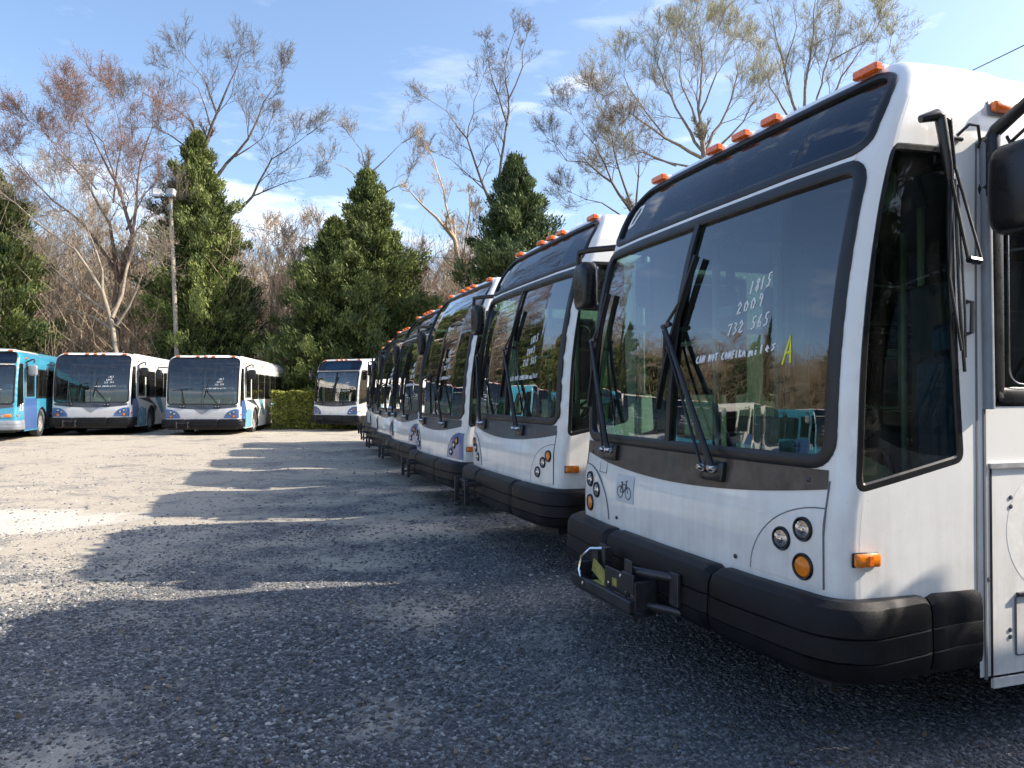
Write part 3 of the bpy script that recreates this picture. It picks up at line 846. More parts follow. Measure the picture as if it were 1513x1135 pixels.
    # ---- graphics on the skirt of the older coaches
    if graphics:
        g = [([(1.45, .68), (1.45, 1.35), (1.95, 1.35), (2.35, .9), (2.1, .5), (1.6, .5)], 'deepblue'), ([(2.05, 1.38), (3.7, 1.38), (4.9, 1.0), (4.6, .75), (4.3, 1.12), (3.2, 1.25)], 'charcoal'),
             ([(4.6, 1.38), (5.5, 1.38), (6.1, .75), (5.7, .7)], 'lightblue'), ([(7.9, 1.38), (8.8, 1.38), (8.1, .9), (7.7, .95)], 'lightblue'), ([(8.85, 1.38), (9.6, 1.38), (8.7, .6), (8.4, .95)], 'charcoal'),
             ([(1.75, .30), (1.75, .62), (2.5, 1.05), (3.3, .95), (3.25, .30)], 'lightblue')]
        for pl, mt in g:
            for sg in (1, -1):
                patch(S, [(sg * a, c) for a, c in pl], .0035, step=.5).build('side_graphic', M[mt], root)
    if side_text:
        rb_ = [(-3.9, 2.99), (3.9, 2.99), (3.9, VTOP - .03), (-3.9, VTOP - .03)]
        patch(S, rb_, .004, step=.12).build('roof_band', M['white'], root)
        b = MB(); write(S, b, side_text, 1.50, .98, 1.84, .98, .24, .04, .004, step=.1); b.build('fleet_number', M['marker'], root)
        patch(S, rect(2.0, .32, 3.36, 1.40, .03), .003, step=.5).build('side_graphic', M['deepblue'], root)
    return root

# ------------------------------------------------------------------ camera
F_PX = 1136.0
HZ = 584.2
PITCH = math.atan((HZ - 567.5) / F_PX)
CAM_H = 1.5
cam_d = bpy.data.cameras.new('camera'); cam = bpy.data.objects.new('camera', cam_d); col.objects.link(cam)
cam.location = (0, 0, CAM_H); cam.rotation_euler = (PI / 2 + PITCH, 0, 0)
cam_d.sensor_fit = 'HORIZONTAL'; cam_d.sensor_width = 36; cam_d.lens = F_PX / 1513 * 36
cam_d.clip_start = .05; cam_d.clip_end = 3000
bpy.context.scene.camera = cam

def at(px, py, Y):
    """world point seen at photo pixel (px, py) at forward distance Y"""
    t = math.tan(PITCH + math.atan((567.5 - py) / F_PX))
    return Vector(((px - 756.5) / F_PX * Y, Y, CAM_H + t * Y))

# ------------------------------------------------------------------ light
AZ, EL = R(87.3), R(34.6)
sd = Vector((math.sin(AZ) * math.cos(EL), math.cos(AZ) * math.cos(EL), math.sin(EL)))
sun_d = bpy.data.lights.new('sun', 'SUN'); sun = bpy.data.objects.new('sun', sun_d); col.objects.link(sun)
sun_d.energy = 4.6; sun_d.angle = R(.53); sun_d.color = (1, .90, .76)
sun.rotation_euler = (-sd).to_track_quat('-Z', 'Y').to_euler(); sun.location = sd * 60
w = bpy.data.worlds.new('World'); bpy.context.scene.world = w; w.use_nodes = True
nt = w.node_tree; bg = nt.nodes['Background']
sky = N(nt, 'ShaderNodeTexSky', sky_type='NISHITA', sun_disc=False, sun_elevation=EL, sun_rotation=AZ)
sky.air_density = 1.0; sky.dust_density = 2.2; sky.ozone_density = 2.6; sky.altitude = 100
tc = N(nt, 'ShaderNodeTexCoord')
sp = N(nt, 'ShaderNodeSeparateXYZ'); nt.links.new(tc.outputs['Generated'], sp.inputs[0])
mp = N(nt, 'ShaderNodeMapping'); mp.inputs['Scale'].default_value = (1.6, 1.6, 5.5); mp.inputs['Location'].default_value = (.35, .1, .4)
nt.links.new(tc.outputs['Generated'], mp.inputs[0])
cl = noisetex(nt, 2.6, 8, .56, vec=mp.outputs[0])
lowm = ramp(nt, sp.outputs[2], [(.02, .10), (.12, .135), (.22, .105), (.27, .0), (.60, .0), (1.0, .0)])
fx = N(nt, 'ShaderNodeMapRange'); fx.inputs[1].default_value = -.78; fx.inputs[2].default_value = -.50; fx.inputs[3].default_value = -.30; fx.inputs[4].default_value = .0; nt.links.new(sp.outputs[0], fx.inputs[0])
cl2 = N(nt, 'ShaderNodeMath', operation='ADD'); nt.links.new(cl, cl2.inputs[0]); nt.links.new(fx.outputs[0], cl2.inputs[1]); cl = cl2.outputs[0]
sm = N(nt, 'ShaderNodeMath', operation='ADD'); nt.links.new(cl, sm.inputs[0]); nt.links.new(lowm, sm.inputs[1])
cm = ramp(nt, sm.outputs[0], [(.60, 0), (.76, 1)])
mp2 = N(nt, 'ShaderNodeMapping'); mp2.inputs['Scale'].default_value = (1.2, 2.5, 6.0); mp2.inputs['Rotation'].default_value = (0, 0, .5)
nt.links.new(tc.outputs['Generated'], mp2.inputs[0])
ci = ramp(nt, noisetex(nt, 2.2, 9, .62, vec=mp2.outputs[0]), [(.575, 0), (.82, .42)])
mxx = N(nt, 'ShaderNodeMath', operation='MAXIMUM'); nt.links.new(cm, mxx.inputs[0]); nt.links.new(ci, mxx.inputs[1])
mix = N(nt, 'ShaderNodeMixRGB'); nt.links.new(mxx.outputs[0], mix.inputs[0]); nt.links.new(sky.outputs[0], mix.inputs[1]); mix.inputs[2].default_value = (5.4, 5.6, 6.1, 1)
nt.links.new(mix.outputs[0], bg.inputs[0]); bg.inputs[1].default_value = .15
sc = bpy.context.scene
sc.view_settings.view_transform = 'Standard'; sc.view_settings.look = 'None'; sc.view_settings.gamma = 1; sc.view_settings.exposure = .99
sc.cycles.caustics_reflective = True; sc.cycles.blur_glossy = 0.0
sc.cycles.transparent_max_bounces = 24; sc.cycles.max_bounces = 8
sc.cycles.sample_clamp_indirect = 40

# ------------------------------------------------------------------ ground
_LAT = np.random.default_rng(3).random((64, 64))
def vnoise(x, y, sc_):
    x = np.asarray(x, float) / sc_ + 31.7; y = np.asarray(y, float) / sc_ + 17.3
    xi, yi = np.floor(x).astype(int), np.floor(y).astype(int); fx, fy = x - xi, y - yi
    fx = fx * fx * (3 - 2 * fx); fy = fy * fy * (3 - 2 * fy)
    g_ = lambda a, b_: _LAT[a % 64, b_ % 64]
    return (g_(xi, yi) * (1 - fx) + g_(xi + 1, yi) * fx) * (1 - fy) + (g_(xi, yi + 1) * (1 - fx) + g_(xi + 1, yi + 1) * fx) * fy
def packed(x, y):
    """where fines are packed and few loose stones lie: wheel tracks and bare patches"""
    n_ = .5 * vnoise(x, y, 2.1) + .3 * vnoise(x, y, .8) + .2 * vnoise(x, y, .33)
    t_ = (np.asarray(x) * .34 - np.asarray(y) * .94)          # across the driving direction
    tr = np.exp(-((t_ + 3.6) / .26) ** 2) + np.exp(-((t_ + 5.35) / .26) ** 2) + np.exp(-((t_ + 8.4) / .3) ** 2)
    return np.clip((n_ - .54) * 5 + .42 * tr * (n_ > .40), 0, 1)
def mesh_np(name, V, F, mats, tint=None, smooth=False):
    me = bpy.data.meshes.new(name)
    V = np.asarray(V, np.float32); F = np.asarray(F, np.int32)
    nf, k = F.shape
    me.vertices.add(len(V)); me.vertices.foreach_set('co', V.ravel())
    me.loops.add(nf * k); me.loops.foreach_set('vertex_index', F.ravel())
    me.polygons.add(nf); me.polygons.foreach_set('loop_start', np.arange(0, nf * k, k, dtype=np.int32))
    me.update(calc_edges=True)
    if smooth: me.shade_smooth()
    if tint is not None:
        a = me.attributes.new('tint', 'FLOAT', 'POINT'); a.data.foreach_set('value', np.asarray(tint, np.float32))
    for m_ in (mats if isinstance(mats, (list, tuple)) else [mats]): me.materials.append(m_)
    o = bpy.data.objects.new(name, me); col.objects.link(o)
    return o

gmat, nt, b = newmat('gravel_lot')
tc = N(nt, 'ShaderNodeTexCoord'); P = tc.outputs['Object']
sep = N(nt, 'ShaderNodeSeparateXYZ'); nt.links.new(P, sep.inputs[0])
def vor(scale, out='Color', feature='F1'):
    v = N(nt, 'ShaderNodeTexVoronoi', feature=feature); v.inputs['Scale'].default_value = scale
    nt.links.new(P, v.inputs['Vector']); return v.outputs[out]
def hsvv(c):
    s_ = N(nt, 'ShaderNodeSeparateColor'); nt.links.new(c, s_.inputs[0]); return s_.outputs[0]
stones = ramp(nt, hsvv(vor(52)), [(0, (.085, .086, .088)), (.45, (.14, .141, .145)), (.80, (.22, .22, .222)), (1, (.42, .41, .39))])
dust = ramp(nt, noisetex(nt, 7, 8, .7, vec=P), [(.3, (.345, .305, .245)), (.7, (.47, .42, .345))])
def math_(op, a, b_=None, clamp=False):
    n = N(nt, 'ShaderNodeMath', operation=op, use_clamp=clamp)
    for i, x in enumerate((a, b_)):
        if x is None: continue
        if isinstance(x, (int, float)): n.inputs[i].default_value = x
        else: nt.links.new(x, n.inputs[i])
    return n.outputs[0]
def maprange(x, a, b_, c=0, d=1):
    n = N(nt, 'ShaderNodeMapRange'); n.inputs[1].default_value = a; n.inputs[2].default_value = b_; n.inputs[3].default_value = c; n.inputs[4].default_value = d
    nt.links.new(x, n.inputs[0]); return n.outputs[0]
# dusty driving lane: more fines away from the row of buses
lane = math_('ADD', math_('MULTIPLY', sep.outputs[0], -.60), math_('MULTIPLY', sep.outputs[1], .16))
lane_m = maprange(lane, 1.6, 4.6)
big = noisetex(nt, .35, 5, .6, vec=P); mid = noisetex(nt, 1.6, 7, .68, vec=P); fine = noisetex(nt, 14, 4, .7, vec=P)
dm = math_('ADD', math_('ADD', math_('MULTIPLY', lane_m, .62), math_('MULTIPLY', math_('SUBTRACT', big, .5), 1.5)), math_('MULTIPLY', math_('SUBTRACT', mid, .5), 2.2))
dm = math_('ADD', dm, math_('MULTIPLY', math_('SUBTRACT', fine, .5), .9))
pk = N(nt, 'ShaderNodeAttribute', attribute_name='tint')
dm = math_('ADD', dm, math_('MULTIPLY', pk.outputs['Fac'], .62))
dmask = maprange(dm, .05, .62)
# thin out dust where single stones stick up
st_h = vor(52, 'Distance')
dkm = N(nt, 'ShaderNodeMixRGB', blend_type='MULTIPLY'); dkm.inputs[0].default_value = 1; nt.links.new(stones, dkm.inputs[1]); nt.links.new(ramp(nt, maprange(math_('ADD', lane, math_('MULTIPLY', mid, 1.5)), -1.0, 1.6), [(0, .55), (1, 1.0)]), dkm.inputs[2]); stones_d = dkm.outputs[0]  # stone colour darkened towards the bus row, painting in deeper shade there
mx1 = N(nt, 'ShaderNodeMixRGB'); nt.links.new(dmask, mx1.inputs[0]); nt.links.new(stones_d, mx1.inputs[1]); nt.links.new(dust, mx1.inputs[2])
# pale crushed-stone spill
dx = math_('ADD', sep.outputs[0], 6.5); dy = math_('SUBTRACT', sep.outputs[1], 9.0)
ex = math_('ADD', math_('MULTIPLY', dx, .46), math_('MULTIPLY', dy, .16)); ey = math_('MULTIPLY', math_('SUBTRACT', dy, math_('MULTIPLY', dx, .28)), .85)
rr = math_('SQRT', math_('ADD', math_('MULTIPLY', ex, ex), math_('MULTIPLY', ey, ey)))
rr = math_('ADD', rr, math_('ADD', math_('MULTIPLY', math_('SUBTRACT', mid, .5), 1.3), math_('MULTIPLY', math_('SUBTRACT', fine, .5), .8)))
wm = maprange(rr, 1.0, .78)
mx2 = N(nt, 'ShaderNodeMixRGB'); nt.links.new(wm, mx2.inputs[0]); nt.links.new(mx1.outputs[0], mx2.inputs[1]); mx2.inputs[2].default_value = (.54, .505, .435, 1)
# leaf litter under the trees
lit = ramp(nt, noisetex(nt, 22, 6, .75, vec=P), [(.3, (.06, .042, .028)), (.7, (.21, .15, .10))])
lm = maprange(math_('ADD', sep.outputs[1], math_('MULTIPLY', math_('SUBTRACT', big, .5), 5)), 34.5, 36.5)
mx3 = N(nt, 'ShaderNodeMixRGB'); nt.links.new(lm, mx3.inputs[0]); nt.links.new(mx2.outputs[0], mx3.inputs[1]); nt.links.new(lit, mx3.inputs[2])
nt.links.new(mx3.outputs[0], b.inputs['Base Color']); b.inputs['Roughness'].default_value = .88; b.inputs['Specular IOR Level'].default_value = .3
h1 = math_('ADD', math_('MULTIPLY', st_h, -.9), math_('ADD', math_('MULTIPLY', fine, .5), math_('MULTIPLY', vor(120, 'Distance'), -.5)))
h1 = math_('MULTIPLY', h1, maprange(dmask, 0, 1, 1, .4))
bp = N(nt, 'ShaderNodeBump'); bp.inputs['Strength'].default_value = .9; bp.inputs['Distance'].default_value = .018
nt.links.new(h1, bp.inputs['Height']); nt.links.new(bp.outputs[0], b.inputs['Normal'])
# one sheet, finer near the lot, gently uneven
gx = np.unique(np.r_[np.linspace(-700, -60, 9), np.linspace(-60, -14, 24), np.linspace(-14, 14, 240), np.linspace(14, 60, 16), np.linspace(60, 700, 9)])
gy = np.unique(np.r_[np.linspace(-300, -10, 8), np.linspace(-10, 1, 12), np.linspace(1, 16, 130), np.linspace(16, 60, 40), np.linspace(60, 900, 12)])
GX, GY = np.meshgrid(gx, gy, indexing='ij')
def gz(x, y):
    return .018 * np.sin(x * .9 + 1.3 * np.sin(y * .5)) * np.cos(y * .8 + .6) + .010 * np.sin(x * 2.3 + y * 1.1) + .006 * np.sin(x * 5.1 - y * 3.7 + 1)
GZ = gz(GX, GY) - .01
V = np.stack([GX, GY, GZ], -1).reshape(-1, 3); ny = len(gy)
ii, jj = np.meshgrid(np.arange(len(gx) - 1), np.arange(ny - 1), indexing='ij'); a = (ii * ny + jj).ravel()
Fq = np.stack([a, a + ny, a + ny + 1, a + 1], -1)
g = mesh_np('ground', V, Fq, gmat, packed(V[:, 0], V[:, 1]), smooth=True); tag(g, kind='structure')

# loose stones: real little rocks near the camera
smat, nt, b = newmat('loose_stone')
atn = N(nt, 'ShaderNodeAttribute', attribute_name='tint')
nt.links.new(ramp(nt, atn.outputs['Fac'], [(0, (.06, .061, .064)), (.5, (.125, .127, .132)), (.8, (.21, .21, .215)), (.95, (.38, .375, .36)), (1, (.55, .51, .44))]), b.inputs['Base Color']); b.inputs['Roughness'].default_value = .8
def stones_mesh(n, y0, y1, s0, s1, pw):
    t = rng.random(n); Y = y0 * (y1 / y0) ** (t ** pw)
    X = (rng.random(n) * 2 - 1) * Y * .70
    keep = ~(((-.6 * X + .16 * Y) > 3.0) & (rng.random(n) < .6))
    keep &= rng.random(len(X)) > .80 * packed(X, Y)
    X, Y = X[keep], Y[keep]; n = len(X)
    s = (s0 + (s1 - s0) * rng.random(n) ** 2.6) * (.75 + .6 * vnoise(X, Y, 1.3))
    base = np.array([(-1, -1, -.5), (1, -1, -.5), (1, 1, -.5), (-1, 1, -.5), (-.7, -.7, .6), (.7, -.7, .6), (.7, .7, .6), (-.7, .7, .6)], float)
    B = base[None] * (1 + .55 * (rng.random((n, 8, 3)) - .5))
    B *= np.stack([s, s * (.55 + .4 * rng.random(n)), s * (.35 + .4 * rng.random(n))], -1)[:, None, :] * .5
    a = rng.random(n) * 2 * PI; c_, s_ = np.cos(a), np.sin(a)
    x = B[..., 0] * c_[:, None] - B[..., 1] * s_[:, None]; y = B[..., 0] * s_[:, None] + B[..., 1] * c_[:, None]
    tl = (rng.random(n) - .5) * .9
    z = B[..., 2] + x * tl[:, None]
    Z = gz(X, Y) - .01 + s * .10
    V = np.stack([x + X[:, None], y + Y[:, None], z + Z[:, None]], -1).reshape(-1, 3)
    fq = np.array([(3, 2, 1, 0), (4, 5, 6, 7), (0, 1, 5, 4), (1, 2, 6, 5), (2, 3, 7, 6), (3, 0, 4, 7)])
    F = (fq[None] + (np.arange(n) * 8)[:, None, None]).reshape(-1, 4)
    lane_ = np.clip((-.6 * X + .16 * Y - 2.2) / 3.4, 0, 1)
    dk_ = np.clip((-.6 * X + .16 * Y + 1.5) / 2.4, 0, 1) * .4 + .6  # tint lowered near the buses, the same painted shade on loose stones
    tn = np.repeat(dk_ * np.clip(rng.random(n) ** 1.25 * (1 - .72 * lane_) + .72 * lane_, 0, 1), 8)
    return V, F, tn
A1 = stones_mesh(135000, 2.4, 9, .005, .027, .9)
A2 = stones_mesh(26000, 6, 26, .014, .045, .8)
V = np.vstack([A1[0], A2[0]]); Fq = np.vstack([A1[1], A2[1] + len(A1[0])]); tn = np.r_[A1[2], A2[2]]
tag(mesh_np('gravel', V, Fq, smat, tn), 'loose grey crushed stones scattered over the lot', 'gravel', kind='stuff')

# ------------------------------------------------------------------ buses
def pose(root, O, th, dz=0.0):
    root.location = (O[0], O[1], dz); root.rotation_euler = (0, 0, th)
    return root
def from_left(px, Y, th):
    t = (px - 756.5) / F_PX
    return (t * Y + 1.25 * math.cos(th) + .05 * math.sin(th), Y + 1.25 * math.sin(th) - .05 * math.cos(th))
def from_right(px, Y, th):
    t = (px - 756.5) / F_PX
    return (t * Y - 1.25 * math.cos(th) + .05 * math.sin(th), Y - 1.25 * math.sin(th) - .05 * math.cos(th))
TH = R(-70.5)
O1 = (.866, 4.30)
GR = 'transit buses parked side by side in the long right-hand row'
GL = 'buses lined up along the far side of the lot'
b1 = make_bus('transit_bus', 'classic', 'white', hi=True, letter='D', rack='full')
tag(pose(b1, O1, TH), 'nearest white bus with open steel rack cradle and yellow letter A on its windshield', 'bus', GR)
b2 = make_bus('transit_bus', 'classic', 'white', lamps='arc', letter='D', wr=(-.10, -.08))
tag(pose(b2, from_left(697, 8.72, TH), TH, .06), 'white bus standing directly behind the nearest one, its headlights in a white curved panel', 'bus', GR)
b3 = make_bus('transit_bus', 'mask', 'white', scallop='deepblue', lamps='arc', wr=(-.22, .05))
tag(pose(b3, from_left(616, 11.95, TH), TH + R(.7)), 'third bus from the camera with one-piece dark glass face and blue headlight panels', 'bus', GR)
b4 = make_bus('transit_bus', 'classic', 'white', scallop='deepblue', lamps='arc', detail=0)
tag(pose(b4, from_left(577, 15.15, TH), TH - R(.6)), 'fourth bus from the camera with pale trim line under its sign and blue headlight panels', 'bus', GR)
far = ((556, 18.4, b3, 'fifth bus of the right-hand row, a dark one-piece glass face half hidden by the fourth'),
       (547, 21.4, b4, 'sixth bus of the right-hand row, a narrow sliver between the fifth and seventh'),
       (541, 24.5, b3, 'most distant bus of the right-hand row, next to the bus turned towards the lot'))
for px, Y, src, lab in far:
    c = copy_tree(src, skip=('passenger_seat',))
    tag(pose(c, from_left(px, Y, TH), TH + R(random.uniform(-1, 1)), random.uniform(-.03, .04)), lab)
thF = R(-28)
bf = copy_tree(b4)
tag(pose(bf, from_right(529, 32, thF), thF), 'white bus with blue headlight panels turned towards the lot beside the hedge', 'bus', 'buses at the far end')
b0 = copy_tree(b2)
O0 = (O1[0] + 3.59 * math.cos(TH) - 2.7 * math.sin(TH), O1[1] + 3.59 * math.sin(TH) + 2.7 * math.cos(TH))
tag(pose(b0, O0, TH), 'white bus standing just outside the right edge of the photo', 'bus', GR)
l3 = make_bus('city_bus', 'mask', 'white', scallop='deepblue', graphics=True, wr=(-.05, .12))
th = R(7.5); tag(pose(l3, from_right(350, 29.3, th), th, -.08), 'silver-fronted city bus with its long white windowed side in sun, nearest the hedge', 'bus', GL)
l2 = copy_tree(l3)
th = R(11); tag(pose(l2, from_right(188, 29.0, th), th), 'silver-fronted city bus standing between the blue bus and the sunlit white-sided one', 'bus', GL)
l1 = make_bus('blue_bus', 'classic', 'blue', scallop=None, detail=0, side_text='15')
th = R(17); tag(pose(l1, from_right(24, 25.4, th), th), 'bright blue bus at the left edge with white number 15 and amber lamp', 'bus', GL)
for o in bpy.data.objects:      # silver nose on the two city buses
    if o.parent in (l3, l2) and o.name.split('.')[0] == 'cowl_panel': pass
xs = ((-20.9, 24.6, 21, l3), (-24.4, 22.6, 26, l1), (-27.8, 20.3, 31, l3), (-31.0, 17.6, 36, l3), (-34.0, 14.6, 41, l1))
for x, y, d, src in xs:
    c = copy_tree(src, skip=('passenger_seat',))
    tag(pose(c, (x, y), R(d)), 'bus of the far line, beyond the left edge of the photo, mirrored in the windshields', 'bus', 'far buses beyond the left edge of the photo')

for rt in (l2, l3): rt.scale = (1.08, 1, 1.02)
bf.scale = (.97, 1, 1)

# silver lower face for the city buses: a painted panel a few millimetres proud of the shell
S12 = Surf(12.2)
for rt in (l3, l2):
    low = [(-1.24, .69), (1.24, .69), (1.24, 1.13), (.6, 1.05), (.22, 1.022), (-.22, 1.022), (-.6, 1.045), (-1.24, 1.11)]
    q = patch(S12, low, .003, step=.09).build('front_panel', M['silver'], rt)
    patch(S12, [(-.28, 1.02), (.28, 1.02), (0, .83)], .006, step=.1).build('nose_chevron', M['grey'], q)

# ------------------------------------------------------------------ vegetation
def prisms(P0, R0, P1, R1, k=3):
    P0, P1 = np.asarray(P0, float), np.asarray(P1, float); R0, R1 = np.asarray(R0), np.asarray(R1); n = len(P0)
    d = P1 - P0; d /= np.linalg.norm(d, axis=1)[:, None] + 1e-9
    ref = np.where(np.abs(d[:, 2:3]) > .9, np.array([[1., 0, 0]]), np.array([[0., 0, 1]]))
    u = np.cross(d, ref); u /= np.linalg.norm(u, axis=1)[:, None] + 1e-9; w_ = np.cross(d, u)
    an = np.arange(k) * 2 * PI / k
    ring = u[:, None] * np.cos(an)[None, :, None] + w_[:, None] * np.sin(an)[None, :, None]
    V = np.concatenate([P0[:, None] + ring * R0[:, None, None], P1[:, None] + ring * R1[:, None, None]], 1).reshape(-1, 3)
    b_ = (np.arange(n) * 2 * k)[:, None]; j = np.arange(k)[None]; j2 = (np.arange(k) + 1)[None] % k
    F = np.stack([b_ + j, b_ + j2, b_ + k + j2, b_ + k + j], -1).reshape(-1, 4)
    return V, F

class Tree:
    def __init__(s, seed): s.r = random.Random(seed); s.p0, s.r0, s.p1, s.r1, s.tips = [], [], [], [], []
    def seg(s, a, ra, b, rb): s.p0.append(tuple(a)); s.r0.append(ra); s.p1.append(tuple(b)); s.r1.append(rb)
    def branch(s, p, d, L, r, lev, nch=5, up=.12, spread=.75, wig=.17, decay=.60, rmin=.006):
        n = 4 if lev > 0 else 3; pts = [p]
        rr = s.r
        for i in range(n):
            d = (d + Vector((rr.gauss(0, wig), rr.gauss(0, wig), rr.gauss(0, wig) + up * .5))).normalized()
            q = pts[-1] + d * L / n
            s.seg(pts[-1], max(rmin, r * (1 - .75 * i / n)), q, max(rmin, r * (1 - .75 * (i + 1) / n)))
            pts.append(q)
        if lev <= 0: s.tips.append((pts[-1], d)); return
        for c in range(nch):
            t = .2 + .8 * (c + rr.random() * .8) / nch; i = min(n - 1, int(t * n)); f = t * n - i
            q = pts[i] + (pts[i + 1] - pts[i]) * min(1, f)
            dd = (pts[i + 1] - pts[i]).normalized()
            o = dd.orthogonal().normalized(); o.rotate(Matrix.Rotation(rr.random() * 2 * PI, 3, dd))
            nd = (dd + o * spread * rr.uniform(.6, 1.3) + Vector((0, 0, up))).normalized()
            s.branch(q, nd, L * decay * rr.uniform(.7, 1.15), r * .5, lev - 1, nch, up, spread, wig, decay, rmin)
    def limb(s, pts, r0, r1, lev=2, nch=5, every=1.0, Lc=2.6, start=.25, **k):
        """a traced limb with side branches growing from it"""
        P = [Vector(p) for p in pts]; rr = s.r
        # subdivide and jitter
        Q = [P[0]]
        for a, b_ in zip(P, P[1:]):
            m_ = max(1, int((b_ - a).length / .9))
            for i in range(1, m_ + 1):
                q = a.lerp(b_, i / m_)
                if i < m_: q = q + Vector((rr.gauss(0, .07), rr.gauss(0, .07), rr.gauss(0, .04)))
                Q.append(q)
        n = len(Q); acc = 0
        for i in range(n - 1):
            t0, t1 = i / (n - 1), (i + 1) / (n - 1)
            s.seg(Q[i], r0 + (r1 - r0) * t0, Q[i + 1], r0 + (r1 - r0) * t1)
            acc += (Q[i + 1] - Q[i]).length
            if t0 >= start and acc >= every:
                acc = 0
                dd = (Q[i + 1] - Q[i]).normalized()
                for _ in range(rr.choice((1, 1, 2))):
                    o = dd.orthogonal().normalized(); o.rotate(Matrix.Rotation(rr.random() * 2 * PI, 3, dd))
                    nd = (dd * .8 + o * rr.uniform(.6, 1.1) + Vector((0, 0, .25))).normalized()
                    s.branch(Q[i + 1], nd, Lc * rr.uniform(.6, 1.15) * (1.1 - .58 * t1), (r0 + (r1 - r0) * t1) * .45, lev, nch, **k)
        dd = (Q[-1] - Q[-2]).normalized()
        for _ in range(3):
            s.branch(Q[-1], (dd + Vector((rr.gauss(0, .35), rr.gauss(0, .35), rr.gauss(0, .25)))).normalized(), Lc * .46, max(.02, r1 * .8), lev, nch, **k)
    def build(s, root, bark, origin, buds=None, nb=2, bsize=.05, thin=.022):
        origin = np.array(origin)
        p0, p1 = np.array(s.p0) - origin, np.array(s.p1) - origin; r0, r1 = np.array(s.r0), np.array(s.r1)
        big = r0 > thin * 2.2
        parts = []
        for msk, k, nm in ((big, 6, 'trunk'), (~big, 3, 'crown')):
            if not msk.any(): continue
            V, F = prisms(p0[msk], r0[msk], p1[msk], r1[msk], k)
            o = mesh_np(nm, V, F, bark, smooth=True); o.parent = root; parts.append(o)
        if buds and s.tips:
            tp = np.array([t[0] for t in s.tips]) - origin
            V, F, tn = leafquads(np.repeat(tp, nb, 0) + rng.normal(0, .10, (len(tp) * nb, 3)), bsize, .6)
            o = mesh_np('buds', V, F, buds, tn); o.parent = parts[-1]; o['kind'] = 'stuff'
        return parts

def leafquads(P, size, asp=.35, dirs=None, tint=None, nrm=None):
    n = len(P); P = np.asarray(P, float)
    d = rng.normal(0, 1, (n, 3)) if dirs is None else dirs
    d = d / (np.linalg.norm(d, axis=1)[:, None] + 1e-9)
    q = rng.normal(0, 1, (n, 3)) if nrm is None else nrm; w_ = np.cross(d, q); w_ /= np.linalg.norm(w_, axis=1)[:, None] + 1e-9
    s = (size * (.6 + .8 * rng.random(n)))[:, None]
    a = P - d * s * .5; m_ = P + d * s * .05; e = P + d * s * .5
    V = np.stack([a, m_ + w_ * s * asp * .5, e, m_ - w_ * s * asp * .5], 1).reshape(-1, 3)
    F = np.arange(n * 4).reshape(-1, 4)
    t = rng.random(n) if tint is None else tint
    return V, F, np.repeat(t, 4)

bark_grey = simple('grey_bark', (.15, .122, .10), .9, var=.35, scale=4)
bark_pale = simple('pale_bark', (.27, .225, .175), .9, var=.3, scale=4)
bark_dark = simple('dark_bark', (.09, .07, .055), .9, var=.4, scale=4)
bark_tan = simple('tan_bark', (.38, .295, .205), .9, var=.35, scale=.8)
bark_red = simple('reddish_bark', (.20, .135, .105), .9, var=.35, scale=4)
bud_green = foliage('yellow_green_buds', (.42, .43, .15), (.66, .64, .30), .35)
bud_red = foliage('red_buds', (.28, .13, .10), (.44, .23, .17), .35)
bud_tan = foliage('tan_buds', (.26, .20, .13), (.42, .34, .25), .3)
ever_a = foliage('cypress_foliage', (.016, .036, .014), (.24, .28, .08), .15)
ever_b = foliage('blue_cypress_foliage', (.012, .032, .017), (.16, .205, .07), .15)
hedge_m = foliage('hedge_foliage', (.07, .10, .025), (.55, .54, .13), .3)
shrub_m = foliage('undergrowth_foliage', (.03, .05, .015), (.20, .20, .06), .3)
leaf_brown = foliage('dry_leaves', (.14, .10, .055), (.33, .245, .15), .3)

